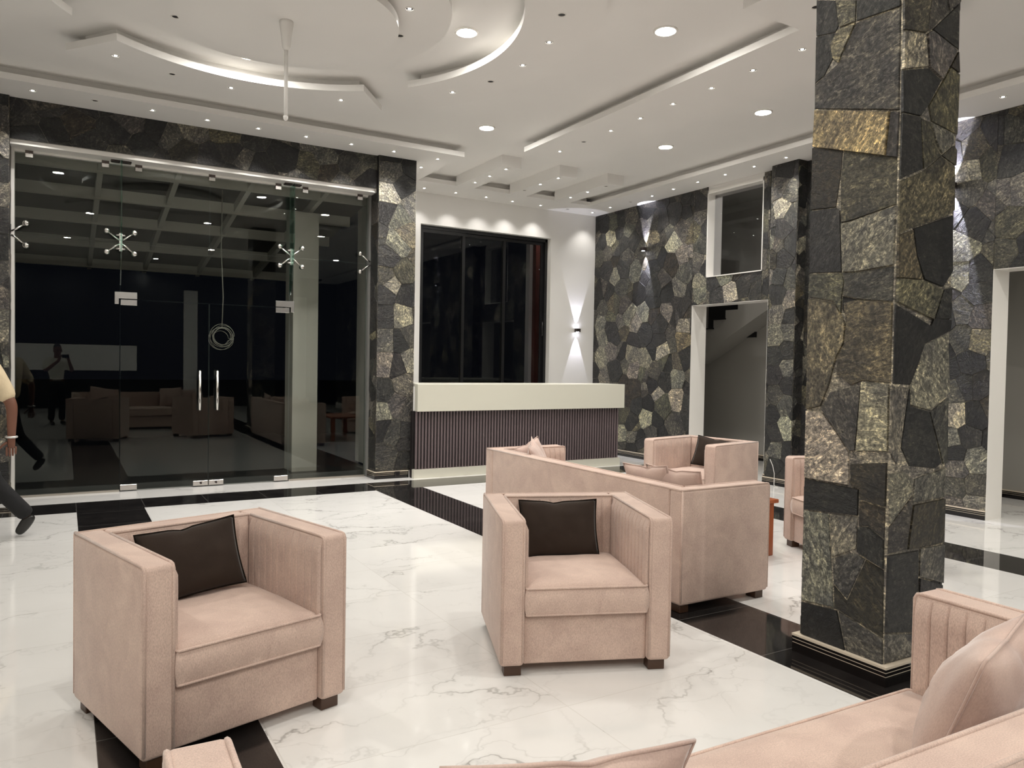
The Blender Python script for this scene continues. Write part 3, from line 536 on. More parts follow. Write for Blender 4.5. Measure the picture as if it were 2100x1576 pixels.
# entrance glazing -----------------------------------------------------------
G = 9.51; XA, XB1, XC, XD = -0.455, 0.54, 2.40, 3.385; ZD, ZM, ZT = 2.14, 2.765, 3.63
w1 = thing('window_1', 'tall frameless glass entrance screen with spider fittings', 'window', kind='structure')
M_edge = plain('polished_glass_edge', (0.30, 0.36, 0.33), 0.25)
def gpane(x0, x1, z0, z1, parent):
    o = box('pane', x0, x1, G, G + 0.012, z0, z1, [M_glass, M_edge], parent)
    for p in o.data.polygons: p.material_index = 0 if abs(p.normal.y) > .5 else 1
    return o
gl = lambda n, x0, x1, z0, z1: gpane(x0, x1, z0, z1, w1)
gl('pane', XA, XB1 - .004, 0.02, ZM - .004); gl('pane', XA, XB1 - .004, ZM + .004, ZT); gl('pane', XC + .004, XD, 0.02, ZM - .004); gl('pane', XC + .004, XD, ZM + .004, ZT)
gl('pane', XB1 + .004, XC - .004, ZD + .006, ZM - .004); gl('pane', XB1 + .004, 1.466, ZM + .004, ZT); gl('pane', 1.474, XC - .004, ZM + .004, ZT)
box('head_frame', OX0, OX1, 9.27, 9.60, ZT + .012, OZ, M_white, w1); box('head_channel', XA, XD, G - .03, G + .045, ZT - .01, ZT + .012, M_white, w1)
box('jamb_frame', OX0, OX0 + .035, 9.44, 9.58, 0, ZT + .012, M_white, w1); box('jamb_frame', OX1 - .03, OX1, 9.46, 9.58, 0, ZT + .012, plain('grey_jamb', (0.2, 0.2, 0.19), 0.4), w1)
box('sill_channel', XA, XB1 - .004, G - .02, G + .03, 0.0, 0.022, plain('steel_channel', (0.45, 0.42, 0.37), 0.3, 0.7), w1); box('sill_channel', XC + .004, XD, G - .02, G + .03, 0.0, 0.022, bpy.data.materials['steel_channel'], w1)
for xf in (XB1, XC):
    bm = bmesh.new(); pr = [(G - .20, ZT), (G - .004, ZT), (G - .004, 2.30), (G - .05, 2.30), (G - .12, 2.46), (G - .20, 2.95)]
    a = [bm.verts.new((xf - .006, y, z)) for y, z in pr]; b = [bm.verts.new((xf + .006, y, z)) for y, z in pr]; bm.faces.new(a); bm.faces.new(b)
    for i in range(len(pr)): bm.faces.new((a[i], a[(i + 1) % len(pr)], b[(i + 1) % len(pr)], b[i]))
    link('glass_fin', done(bm), M_glass_edge, w1)
def spider(x, sides):
    bm = bmesh.new(); y = G - .045
    if len(sides) == 2:
        add_box(bm, x - .017, x + .017, y - .03, y + .01, ZM - .10, ZM + .10, 0.004, 1)
        for dz in (-.075, .075): add_tube(bm, [(x - .045, y - .02, ZM + dz), (x + .045, y - .02, ZM + dz)], 0.012, 10)
    else: add_box(bm, x - .02 + .03 * -sides[0], x + .02 + .03 * -sides[0], y - .03, y + .01, ZM - .05, ZM + .05, 0.004, 1)
    body = link('spider_fitting', done(bm), M_chrome, w1)
    for sx in sides:
        for sz in (-1, 1):
            bm = bmesh.new(); e = Vector((x + sx * .135, y, ZM + sz * .115)); add_tube(bm, [(x + sx * .008, y - .02, ZM + sz * .02), (x + sx * .05, y - .02, ZM + sz * .045), e], [0.012, 0.010, 0.009], 8)
            link('arm', done(bm), M_chrome, body)
            bm = bmesh.new(); add_lathe(bm, [(0, -.03), (.018, -.03), (.031, -.018), (.031, .02), (.018, .034), (0, .034)], 16)
            bmesh.ops.transform(bm, matrix=Matrix.Translation(e) @ Matrix.Rotation(PI / 2, 4, 'X'), verts=bm.verts); link('disc', done(bm), M_chrome, body)
M_clamp = plain('dark_steel', (0.16, 0.13, 0.12), 0.3, 0.8)  # darker than the other steel fittings
spider(XB1, (-1, 1)); spider(XC, (-1, 1)); spider(XA - .02, (1,)); spider(XD + .03, (-1,))
for xc in (-0.312, 0.391, 0.718, 1.487, 2.247, 2.574, 3.277):
    bm = bmesh.new(); add_box(bm, xc - .036, xc + .036, G - .035, G - .005, ZT - .045, ZT + .055, 0.003, 1); add_box(bm, xc - .03, xc + .03, G - .10, G - .03, ZT + .03, ZT + .055, 0.003, 1)
    add_tube(bm, [(xc, G - .036, ZT - .01), (xc, G - .05, ZT - .01)], .012, 10); add_tube(bm, [(xc, G - .036, ZT + .03), (xc, G - .05, ZT + .03)], .012, 10)
    co = link('clamp', done(bm), M_clamp, w1); box('clamp_plate', xc - .034, xc + .034, G - .037, G - .034, ZT - .06, ZT - .018, M_chrome, co, .002, 1)
for xc in (XB1, XC):
    bm = bmesh.new()
    for sx in (-1, 1): add_box(bm, xc + sx * .01 - .0, xc + sx * .10, G - .14, G - .06, ZT - .005, ZT + .02, 0.003, 1)
    link('fin_bracket', done(bm), M_dkmetal, w1)
def patch(x0, x1, z0, z1, name, parent): box(name, x0, x1, G - .02, G + .032, z0, z1, M_chrome, parent, 0.003, 1)
# L-shaped over-panel patches
for sx, xc in ((1, XB1), (-1, XC)):
    bm = bmesh.new(); add_box(bm, min(xc - sx * .055, xc + sx * .17), max(xc - sx * .055, xc + sx * .17), G - .02, G + .032, ZD + .012, ZD + .085, 0.003, 1); add_box(bm, min(xc - sx * .055, xc - sx * .012), max(xc - sx * .055, xc - sx * .012), G - .0205, G + .0325, ZD - .05, ZD + .03, 0.003, 1); link('corner_patch', done(bm), M_chrome, w1)
for k, (x0, x1, hx) in enumerate(((XB1 + .004, 1.466, 1.363), (1.474, XC - .004, 1.555))):
    d = thing('door_%d' % (k + 1), 'frameless glass door leaf nearer the %s' % ('walking man' if k == 0 else 'reception counter'), 'door', kind='structure')
    leaf = gpane(x0, x1, 0.012, ZD, d)
    hb = bmesh.new(); add_tube(hb, [(hx, G - .065, 0.90), (hx, G - .065, 1.36)], 0.0165, 14)
    for zz in (0.965, 1.295): add_tube(hb, [(hx, G - .065, zz), (hx, G, zz)], 0.009, 10)
    link('handle', done(hb), M_chrome, d)
    inner = x1 if k == 0 else x0; outer = x0 if k == 0 else x1; sg = 1 if k == 0 else -1
    patch(min(outer, outer + sg * .165), max(outer, outer + sg * .165), ZD - .06, ZD, 'patch_fitting', d); patch(min(outer, outer + sg * .17), max(outer, outer + sg * .17), 0.012, 0.075, 'patch_fitting', d)
    patch(min(inner, inner - sg * .165), max(inner, inner - sg * .165), 0.012, 0.07, 'lock_patch', d)
    lk = bmesh.new(); cx = inner - sg * .08; add_tube(lk, [(cx, G - .02, .045), (cx, G - .032, .045)], .013, 12); link('lock_cylinder', done(lk), M_dkmetal, d)

# porch outside ---------------------------------------------------------------
M_porch = paint('porch_paint', (0.55, 0.54, 0.50))
po = thing('trim_1', 'pale beams of the porch roof seen through the glass', 'porch roof', kind='structure')
def zp(y): return 3.62 - 0.16 * (y - 10.0)
for y in (9.95, 10.85, 11.85, 12.95, 14.1):
    box('cross_beam', -2.5, 3.6, y, y + .07, zp(y) - .02, zp(y) + .12, M_porch, po)
for x0 in (-1.05, 0.33, 1.14, 1.98, 2.9):
    bm = bmesh.new(); v = []
    for y in (9.75, 14.3):
        for x in (x0, x0 + .06):
            for dz in (.0, .12): v.append(bm.verts.new((x, y, zp(y) + dz)))
    bmesh.ops.convex_hull(bm, input=v); link('long_beam', done(bm), M_porch, po)
bm = bmesh.new(); v = [bm.verts.new((x, y, zp(y) + .3 + dz)) for x in (-3.5, 3.8) for y in (9.7, 15.0) for dz in (0, .1)]; bmesh.ops.convex_hull(bm, input=v); link('roof_deck', done(bm), plain('dark_roof', (0.06, 0.06, 0.06), 0.8), po)
pc = box('porch_column', 2.66, 3.0, 10.35, 10.75, -.012, 3.5, M_porch); tag(pc, 'pale square column standing just outside the glass screen', 'column', kind='structure')
pg = box('porch_paving', -6, 3.75, 9.60, 16, -.15, -.012, plain('dark_paving', (0.035, 0.035, 0.034), .3)); tag(pg, 'dark paving of the porch outside the glass doors', 'paving', kind='structure')
gd = box('ground', -30, 40, 16, 60, -0.25, -0.05, plain('night_ground', (0.03, 0.03, 0.03), 0.6)); tag(gd, 'dark ground outside the entrance at night', 'ground', kind='structure')
# coil of cable
bm = bmesh.new(); cc = on_y(455, 692, 10.03); pts = []
for i in range(8):
    r = (.145, .118, .138, .102, .13, .092, .14, .11)[i]
    for k in range(20):
        a = 2 * PI * k / 20; pts.append((cc.x + r * math.cos(a) + 0.02 * math.sin(i * 2.1), 10.03 + 0.012 * math.sin(a * 2 + i), cc.z + r * math.sin(a) + 0.02 * math.cos(i * 1.7)))
add_tube(bm, pts, 0.0032, 6)
coil = link('cable_coil', done(bm), plain('grey_cable', (0.28, 0.27, 0.245), 0.5)); tag(coil, 'coil of grey cable hanging outside the glass doors', 'cable')
top = on_y(456, 395, 10.03); tube('hanging_lead', [(cc.x, 10.03, cc.z + .12), (cc.x + .012, 10.03, cc.z + .5), (cc.x - .015, 10.03, cc.z + 1.1), (top.x, 10.03, 3.60)], 0.006, bpy.data.materials['grey_cable'], coil, 6)

# ================================================================== LIGHT FITTINGS
def big_light(label, loc, rear=False, first={}):
    if rear in first: return dup(first[rear], loc, 0, label)
    t = thing('ceiling_downlight', label, 'downlight', loc, group='large round downlights in the ceiling')
    lathe('trim', [(.076, -.001), (.080, -.010), (.094, -.010), (.100, -.004), (.100, 0.0), (.076, 0.0)], M_white, t, 32)
    lathe('lamp', [(0, -.004), (.076, -.004)], M_big_boost if rear else M_big, t, 32); first[rear] = t; return t
def spot_lamp(parent, loc, dirn, watts, size, col, blend=0.3, rad=0.01):
    l = bpy.data.lights.new('beam', 'SPOT'); l.energy = watts; l.spot_size = R(size); l.spot_blend = blend; l.color = col; l.shadow_soft_size = rad
    o = bpy.data.objects.new('beam', l); COL.objects.link(o); o.parent = parent; o.location = loc; o.rotation_euler = Vector(dirn).to_track_quat('-Z', 'Y').to_euler(); return o
def spot_light(label, loc, lit, group, watts=1.0, first={}):
    if (lit, watts) in first: return dup(first[(lit, watts)], loc, 0, label, group)
    t = thing('recessed_spotlight', label, 'spotlight', loc, group=group)
    lathe('trim', [(.026, -.001), (.028, -.005), (.034, -.005), (.036, -.001), (.036, 0.0)], M_white, t, 20)
    lathe('cup', [(0, -.0008), (.026, -.0008)], M_cup if lit else M_off, t, 20)
    if lit:
        lathe('lamp', [(0, -.004), (.010, -.004), (.013, -.002)], M_spot, t, 12)
        spot_lamp(t, (0, 0, -.008), (0, 0, -1), SPOTW * watts, 95, (1.0, 0.965, 0.92), 0.7, 0.02)
    first[(lit, watts)] = t; return t
for (x, y), lab in (((957, 66), 'round downlight between the centre disc and the curved panel by the long panel'), ((1365, 63), 'round downlight in the main ceiling nearest the pillar, between the curved and long panels'), ((998, 262), 'round downlight above the end of the entrance soffit, in front of the three beams'), ((1565, 230), 'round downlight right beside the stone pillar, between long panel and slate wall'), ((1365, 301), 'round downlight between the three beams and the slate wall')):
    p = on_z(x, y, ZC); big_light(lab, (p.x, p.y, ZC))
for (x, y), lab in (((CX, CY + 1.465), 'round downlight hidden above the curved panel in front of the glass doors'), ((CX - 1.5, CY - .05), 'round downlight beside the centre disc on the man\'s side'), ((CX, CY - 2.2), 'round downlight overhead, before the centre disc'), ((0.43, 2.31), 'round downlight above the dark-cushioned armchair nearest the man'), ((2.5, 2.55), 'round downlight above the foreground sofa arm near the pillar'), ((4.9, 2.31), 'round downlight beyond the pillar above open floor'),
        ((0.07, -1.41), 'round downlight behind the photographer'), ((3.2, -1.4), 'added fill downlight behind the foreground sofa'), ((6.4, 2.3), 'round downlight by the second doorway'), ((6.4, -1.4), 'added fill downlight at the rear by the slate wall'), ((-1.5, 2.3), 'round downlight by the plain side wall, front'), ((-1.5, -2.5), 'added fill downlight by the plain side wall, rear'), ((2.2, -4.2), 'added fill downlight near the rear glazing')):  # unseen rear downlights added to brighten upright faces, besides the mirrored one
    big_light(lab, (x, y, ZC), y < 0)
ORD = ['first', 'second', 'third', 'fourth', 'fifth', 'sixth', 'seventh', 'eighth', 'ninth', 'tenth']
def row(pts, z, lab, grp, watts=1.0):
    n = {True: 0, False: 0}
    for x, y, lit in pts:
        p = on_z(x, y, z); w = ORD[n[lit]]; n[lit] += 1
        spot_light('%s %s spotlight %s' % (w, 'lit' if lit else 'unlit black', lab), (p.x, p.y, z), lit, grp, watts)
T, F = True, False
row([(67, 185.7, T), (195, 206.3, F), (313, 226, T), (425, 246, T), (530, 263.5, T), (628, 280, T), (720.7, 295.7, T), (808, 310.5, T), (863.6, 343.3, T), (897.7, 326, T)], ZS, 'of the entrance soffit, counting from the walking man', 'spotlights over the glass entrance', 2.0)
row([(237, 114, T), (353, 151.7, F), (474, 180, T), (699, 205, T)], ZS, 'of the curved panel facing the glass doors, counting from the man', 'spotlights in the curved panel by the doors')
row([(360, 34, F), (473, 85.5, F), (731, 110, F), (820, 73, F), (840, 18, T)], ZS, 'of the round ceiling centre, counting towards the pillar', 'spotlights round the centre disc')
row([(928, 189, T), (1006, 167, F), (1072, 133.5, T), (1126, 86.5, T), (1152, 30, F)], ZS, 'of the curved panel by the long panel, counting from the doors', 'spotlights in the curved panel by the long panel')
row([(1148, 310.5, T), (1197, 291, F), (1252.5, 268, T), (1313, 242.5, T), (1380, 213, T), (1459, 180.5, T), (1544, 144, T), (1645, 101, T), (1673, 14, F)], ZS, 'of the long straight panel, counting from the counter', 'spotlights in the long panel')
for nm, pts in (('nearest the glass doors', [(974, 374.5, T), (1004, 361.5, T), (1038, 347, T)]), ('in the middle', [(1075.5, 390.5, F), (1108, 378, T), (1145, 365.5, T)]), ('nearest the slate wall', [(1170, 405, T), (1205, 394, T), (1243, 382, F)])):
    row(pts, ZS - .01, 'of the ceiling beam %s, counted from the counter' % nm, 'spotlights in the three beams')
row([(870, 386, T), (935, 395.5, T), (997, 404.5, T), (1051, 413, T), (1108.6, 421.5, T), (1164, 429, F), (1215, 436, T)], ZS, 'over the reception wall, counting from the slate column', 'spotlights over the reception wall', 0.7)
row([(1251.5, 425.7, T), (1293, 414.5, F), (1337, 402, T), (1381, 388, T), (1431, 373.5, T), (1487, 358, T), (1546.5, 341.5, T), (1612, 323, T), (2057, 198.5, T)], ZS, 'over the slate wall, counting from the reception corner', 'spotlights over the slate wall')
def sconce(label, p, nrm, watts=SCONCE, lean=-.10):
    t = thing('wall_sconce', label, 'wall light', p, math.atan2(nrm[1], nrm[0]) - PI / 2, group='up and down wall lights')
    # local +Y points out of the wall
    box('backplate', -.028, .028, 0, .012, -.032, .032, M_dkmetal, t); box('body', -.042, .042, .012, .088, -.028, .028, M_dkmetal, t, .004, 1)
    for sz in (-1, 1):
        lo = lathe('lens', [(0, 0), (.026, 0)], M_lens, t, 16); lo.location = (0, .05, sz * .0285)
        spot_lamp(t, (0, .05, sz * .031), (0, lean, sz), watts, 38, (0.84, 0.84, 1.0), 0.12)
    return t
p = on_y(1181, 678, YR); sconce('wall light on the white reception wall beside the black window', (p.x, YR, p.z), (0, -1))
p = on_x(1325, 512, XB); sconce('wall light on the slate wall near the reception corner', (XB - .012, p.y, p.z), (-1, 0), 110.0, -.24)
p = on_x(1957, 382, XB); sconce('wall light on the slate wall half hidden by the pillar', (XB - .012, p.y, p.z), (-1, 0), 110.0, -.24)

# unseen fill lamps added to brighten the corridors behind the doorways
for (x, y, z), lab in (((8.9, 7.2, ZC), 'added fill light in the stair hall behind the first doorway'), ((8.9, 2.6, 2.72), 'added fill light in the corridor behind the second doorway')):
    t = thing('corridor_fill_light', lab, 'downlight', (x, y, z)); lathe('trim', [(.076, -.001), (.080, -.010), (.094, -.010), (.100, -.004), (.100, 0.0), (.076, 0.0)], M_white, t, 32); lathe('lamp', [(0, -.004), (.076, -.004)], plain('corridor_fill_diffuser', (1, 1, 1), 0.5, emit=(1.0, 0.95, 0.87), estr=300.0 if y > 5 else 420.0), t, 24)
# pendant rod
t = thing('pendant_rod', 'bare white pendant rod hanging from the round ceiling centre', 'pendant rod', (CX - .02, CY, ZS - .115))
lathe('canopy', [(0, 0), (.05, 0), (.05, -.02), (.038, -.10), (.03, -.19), (.018, -.21), (0, -.21)], M_ceil, t, 20); tube('rod', [(0, 0, -.2), (0, 0, -.69)], .014, M_ceil, t, 10); lathe('tip', [(0, -.725), (.011, -.72), (.018, -.705), (.018, -.69), (0, -.69)], M_ceil, t, 12)

# ================================================================== RECEPTION COUNTER
t = thing('reception_counter', 'long reception counter with cream fascia and plum slatted front', 'counter', (0, 0, 0))
kx0, kx1, ky = 3.885, 7.22, 9.06
bm = bmesh.new(); add_box(bm, 3.90, 7.262, 8.985, 9.085, .868, 1.222, .003, 1); link('fascia', done(bm), M_fascia, t)
box('worktop', 3.942, 7.262, 9.085, 9.62, 1.186, 1.222, M_fascia, t)
box('slat_panel', 3.942, kx1, ky + .015, ky + .05, .115, .868, M_slatback, t); box('end_panel', kx1 - .02, kx1, ky + .05, 9.55, .0, 1.186, M_slatback, t)
bm = bmesh.new(); n = 74
for i in range(n):
    x = 3.90 + (kx1 - 3.90) * (i + .5) / n; w = (kx1 - 3.9) / n * .29
    v = []
    for (dx, dy) in ((-w, ky + .016), (-w, ky + .004), (-w * .6, ky - .003), (w * .6, ky - .003), (w, ky + .004), (w, ky + .016)): v.append((x + dx, dy))
    add_prism(bm, v, .115, .868)
link('slats', done(bm), M_slat, t); box('plinth', 3.885, 7.24, ky - .02, ky + .05, 0, .115, M_fascia, t); box('side_panel', 3.885, 3.945, ky + .05, YF - .03, 0, .868, M_slatback, t)

# ================================================================== SEATING
def grid_mesh(bm, fn, nu, nv, smooth=True, mi=0):
    g = [[bm.verts.new(fn(i / nu, j / nv)) for j in range(nv + 1)] for i in range(nu + 1)]
    for i in range(nu):
        for j in range(nv): f = bm.faces.new((g[i][j], g[i + 1][j], g[i + 1][j + 1], g[i][j + 1])); f.smooth = smooth; f.material_index = mi
def rounded_rect(x0, x1, y0, y1, r, z, n=5):
    pts = []
    for cx, cy, a0 in ((x1 - r, y1 - r, 0), (x0 + r, y1 - r, 90), (x0 + r, y0 + r, 180), (x1 - r, y0 + r, 270)):
        for k in range(n + 1): a = R(a0 + 90 * k / n); pts.append((cx + r * math.cos(a), cy + r * math.sin(a), z))
    return pts
def seat(w, d, z0, z1, crown=.030):
    """box cushion with rounded corners, slightly domed"""
    bm = bmesh.new(); n = 20
    def se(u, v): return (u - .5) * w, (v - .5) * d
    def top(u, v):
        x, y = se(u, v); k = (1 - (2 * u - 1) ** 4) * (1 - (2 * v - 1) ** 4); e = max(abs(2 * u - 1), abs(2 * v - 1))
        return (x, y, z1 - .012 + .012 * min(1, (1 - e) * 14) + crown * k + .003 * noise.noise(Vector((x * 6, y * 6, w))))
    def bot(u, v): x, y = se(u, v); return (x, y, z0)
    grid_mesh(bm, top, n, n); grid_mesh(bm, bot, 2, 2)
    ring_t = [(i / n, 0) for i in range(n)] + [(1, i / n) for i in range(n)] + [(1 - i / n, 1) for i in range(n)] + [(0, 1 - i / n) for i in range(n)]
    m = len(ring_t)
    rows = []
    for j in range(5):
        t_ = j / 4; b = .010 * math.sin(PI * t_)
        rows.append([])
        for (u, v) in ring_t:
            x, y, zt = top(u, v); nx = (1 if u == 1 else -1 if u == 0 else 0); ny = (1 if v == 1 else -1 if v == 0 else 0)
            rows[-1].append(bm.verts.new((x + nx * b, y + ny * b, z0 + (zt - z0) * t_)))
    for j in range(4):
        for i in range(m): f = bm.faces.new((rows[j][i], rows[j][(i + 1) % m], rows[j + 1][(i + 1) % m], rows[j + 1][i])); f.smooth = True
    bmesh.ops.remove_doubles(bm, verts=bm.verts, dist=.0005)
    return done(bm)
def tufts(width, h, n, depth=.02):
    """channel-stitched panel standing in XZ, bulging towards +Y, base at z=0"""
    bm = bmesh.new(); nu = n * 12
    def fn(u, v):
        k = (u * n) % 1.0 if u < 1 else 1.0
        c = abs(2 * k - 1); g = 1 - c ** 14; edge = min(1, (1 - v) * 9) ** .6
        return ((u - .5) * width, depth * (0.25 + .75 * g) * (0.15 + .85 * edge), v * h)
    grid_mesh(bm, fn, nu, 10); 
    # closing rim back to the frame
    return done(bm)
def pipe(bm, pts, r=.0068, closed=False): add_tube(bm, pts, r, 7, closed)
def make_sofa(name, label, cat, width, depth, H, arm, back, n_seats, group=None, channels=True):
    t = thing(name, label, cat, group=group); w, d = width / 2, depth / 2; z0 = .05; sz = .30; st_ = .43
    # arms and back
    for sx in (-1, 1):
        a0, a1 = (sx * w, sx * (w - arm)); ao = box('arm', min(a0, a1), max(a0, a1), -d, d, z0, H, M_pink, t, .02, 3)
        bm = bmesh.new(); e = .008
        for xx in (a0 - sx * e, a1 + sx * e):
            pipe(bm, [(xx, d - .004, z0 + .02), (xx, d - .004, H - .02), (xx, d - .012, H - .006), (xx, d - .03, H - .002), (xx, -d + (.0 if xx == a0 - sx * e else back), H - .002)])
        link('piping', done(bm), M_pink, ao)
    bo = box('backrest', -w + arm - .002, w - arm + .002, -d, -d + back, z0, H - .001, M_pink, t, .014, 3)
    bm = bmesh.new(); pipe(bm, [(-w + .01, -d + .006, H - .004), (w - .01, -d + .006, H - .004)]); pipe(bm, [(-w + arm, -d + back - .006, H - .002), (w - arm, -d + back - .006, H - .002)])
    for sx in (-1, 1): pipe(bm, [(sx * (w - .006), -d + .006, z0 + .02), (sx * (w - .006), -d + .006, H - .006)])
    link('piping', done(bm), M_pink, bo)
    iw = width - 2 * arm; idp = depth - back
    ph = H - .015 - st_ + .05
    if channels:
        p = link('channel_panel', tufts(iw - .01, ph, max(4, round(iw / .062))), M_pink, t); p.location = (0, -d + back - .004, st_ - .05)
        for sx in (-1, 1):
            p = link('channel_panel', tufts(idp - .035, ph, round(idp / .06)), M_pink, t); p.location = (sx * (w - arm + .004), .5 * (back) + .004 - .0, st_ - .05); p.rotation_euler = (0, 0, R(90) * sx)
    box('base_panel', -w + arm - .002, w - arm + .002, -d + back, d - .03, z0, sz - .012, M_pink, t, .01, 2)
    cw = iw / n_seats
    for k in range(n_seats):
        s_ = link('seat_cushion', seat(cw - .012, idp - .012, sz - .008, st_ + .004), M_pink, t); s_.location = (-iw / 2 + cw * (k + .5), -d + back + idp / 2 + .004, 0)
        bm = bmesh.new(); pipe(bm, rounded_rect(-cw / 2 + .006, cw / 2 - .006, -idp / 2 + .006, idp / 2 - .004, .012, st_ - .006), .0055, True); pipe(bm, rounded_rect(-cw / 2 + .007, cw / 2 - .007, -idp / 2 + .007, idp / 2 - .005, .012, sz - .004), .0055, True)
        link('piping', done(bm), M_pink, s_)
    for sx in (-1, 1):
        for sy in (-1, 1):
            x, y = sx * (w - .065), sy * (d - .055); bm = bmesh.new(); add_box(bm, x - .042, x + .042, y - .035, y + .035, 0, z0 + .004, .003, 1); link('leg', done(bm), M_legw, t)
    return t
H0 = .755
chair = make_sofa('armchair', 'blush armchair with dark pillow closest to the walking man', 'armchair', .85, .765, H0, .118, .115, 1, 'blush armchairs')
chair.location = (.548, 3.44, 0); chair.rotation_euler = (0, 0, R(195.6))
dup(chair, (2.328, 3.31, 0), R(158.4), 'blush armchair with dark pillow in front of the sofa seen from behind')
dup(chair, (5.60, 5.69, 0), R(101.0), 'blush armchair with dark pillow in front of the staircase doorway')
dup(chair, (5.50, 3.85, 0), R(68.9), 'blush armchair mostly hidden behind the slate pillar')
sofa = make_sofa('sofa', 'long blush sofa showing its back, in front of the reception counter', 'sofa', 2.47, .765, H0, .12, .12, 3, 'blush three-seat sofas')
sofa.location = (3.59, 4.635, 0); sofa.rotation_euler = (0, 0, R(-90))
sofa2 = make_sofa('sofa', 'long blush sofa nearest the viewer, below the pillar', 'sofa', 2.43, .78, H0, .125, .115, 1, 'blush three-seat sofas')
sofa2.location = (1.365, 1.145, 0); sofa2.rotation_euler = (0, 0, R(-1.7))

def pillow(name, label, m, W_, H_, T_, loc, rot, group, seed=0, edge=True):
    """rot = (tilt back, roll, heading): the pillow stands in local XZ facing +Y"""
    t = thing(name, label, 'cushion', loc, group=group); t.rotation_euler = rot
    bm = bmesh.new(); n = 22
    def side(sg):
        def fn(u, v):
            a, b = 2 * u - 1, 2 * v - 1
            x = a * W_ / 2 * (1 - .055 * (1 - b * b)); z = b * H_ / 2 * (1 - .07 * (1 - a * a))
            k = max(0, (1 - a * a)) ** .55 * max(0, (1 - b * b)) ** .55
            wr = .35 * noise.noise(Vector((a * 2.2 + seed, b * 2.2, sg * 3))) + .15 * noise.noise(Vector((a * 6 + seed, b * 5, sg * 7)))
            pinch = math.exp(-((a - .1) ** 2) * 60) * max(0, b) ** 6 * .25
            return (x, sg * T_ / 2 * k * (1 + .35 * wr - pinch), z - .010 * math.exp(-((a - .1) ** 2) * 40) * max(0, b) ** 8)
        return fn
    grid_mesh(bm, side(1), n, n); grid_mesh(bm, side(-1), n, n); bmesh.ops.remove_doubles(bm, verts=bm.verts, dist=.0004)
    link('cover', done(bm), m, t)
    if edge:
        f0 = side(1); q = 16; pts = [f0(i / q, 0) for i in range(q)] + [f0(1, i / q) for i in range(q)] + [f0(1 - i / q, 1) for i in range(q)] + [f0(0, 1 - i / q) for i in range(q)]
        bm = bmesh.new(); add_tube(bm, pts, .0045, 6, True); link('piping', done(bm), M_brown_edge if m is M_brown else m, t)
    return t
def seat_point(root, x, y, z):   # a point in a sofa's own frame
    return Matrix.Translation(root.location) @ Matrix.Rotation(root.rotation_euler.z, 4, 'Z') @ Vector((x, y, z))
def put_pillow(root, x, y, z, tilt, roll, head, *a, **k):
    p = seat_point(root, x, y, z); rz = root.rotation_euler.z
    return pillow(*a, loc=p, rot=(R(tilt), R(roll), rz + R(head)), **k)
c1 = chair; roots = [o for o in S.objects if o.parent is None and o.name.startswith('armchair')]
c2 = [o for o in roots if abs(o.location.x - 2.328) < .01][0]; c4 = [o for o in roots if abs(o.location.x - 5.60) < .01][0]
GB, GP = 'dark brown velvet pillows', 'blush scatter cushions'
put_pillow(c1, .02, -.145, .615, 17, 4, 0, 'pillow', 'dark brown rectangular pillow in the armchair closest to the man', M_brown, .44, .31, .11, group=GB, seed=1)
put_pillow(c2, .03, -.15, .60, 16, 0, 0, 'pillow', 'dark brown rectangular pillow in the armchair before the sofa back', M_brown, .44, .31, .11, group=GB, seed=5)
put_pillow(c4, -.08, -.12, .62, 18, -6, 8, 'pillow', 'dark brown pillow peeking over the armchair arm by the doorway', M_brown, .44, .31, .11, group=GB, seed=9)
put_pillow(sofa, -1.00, -.02, .62, 20, 10, -60, 'pillow', 'blush cushion with raised corner at the counter end of the sofa', M_pinkv, .42, .42, .14, group=GP, seed=2)
put_pillow(sofa, -.82, -.10, .64, 20, 8, -35, 'pillow', 'larger blush cushion leaning beside another at the counter end of the sofa', M_pinkv, .42, .42, .14, group=GP, seed=3)
put_pillow(sofa, .68, -.14, .625, 16, -4, 0, 'pillow', 'blush cushion with upright corner behind a wrinkled one on the sofa', M_pinkv, .45, .44, .15, group=GP, seed=4)
put_pillow(sofa, .90, -.10, .64, 20, 0, 8, 'pillow', 'wrinkled blush cushion at the near end of the sofa with its back to us', M_pinkv, .45, .43, .16, group=GP, seed=6)
put_pillow(sofa2, -.655, -.10, .645, 14, 9, 2, 'pillow', 'wide blush cushion cut by the bottom edge of the view', M_pinkv, .52, .44, .15, group=GP, seed=7)
put_pillow(sofa2, .635, -.075, .645, 20, -3, 16, 'pillow', 'plump blush cushion leaning in the sofa corner below the pillar', M_pinkv, .43, .45, .20, group=GP, seed=8)
put_pillow(sofa2, .93, -.13, .62, 14, 0, 10, 'pillow', 'blush cushion behind the plump one, at the edge of the view', M_pinkv, .42, .42, .15, group=GP, seed=11)

# coffee table
t = thing('coffee_table', 'red-brown wooden coffee table partly hidden by the sofa', 'table', (4.60, 4.66, 0))
box('tabletop', -.33, .33, -.53, .53, .425, .455, M_table, t, .004, 1)
for sx in (-1, 1):
    for sy in (-1, 1): box('leg', sx * .27 - .035, sx * .27 + .035, sy * .47 - .035, sy * .47 + .035, 0, .425, M_table, t, .004, 1)
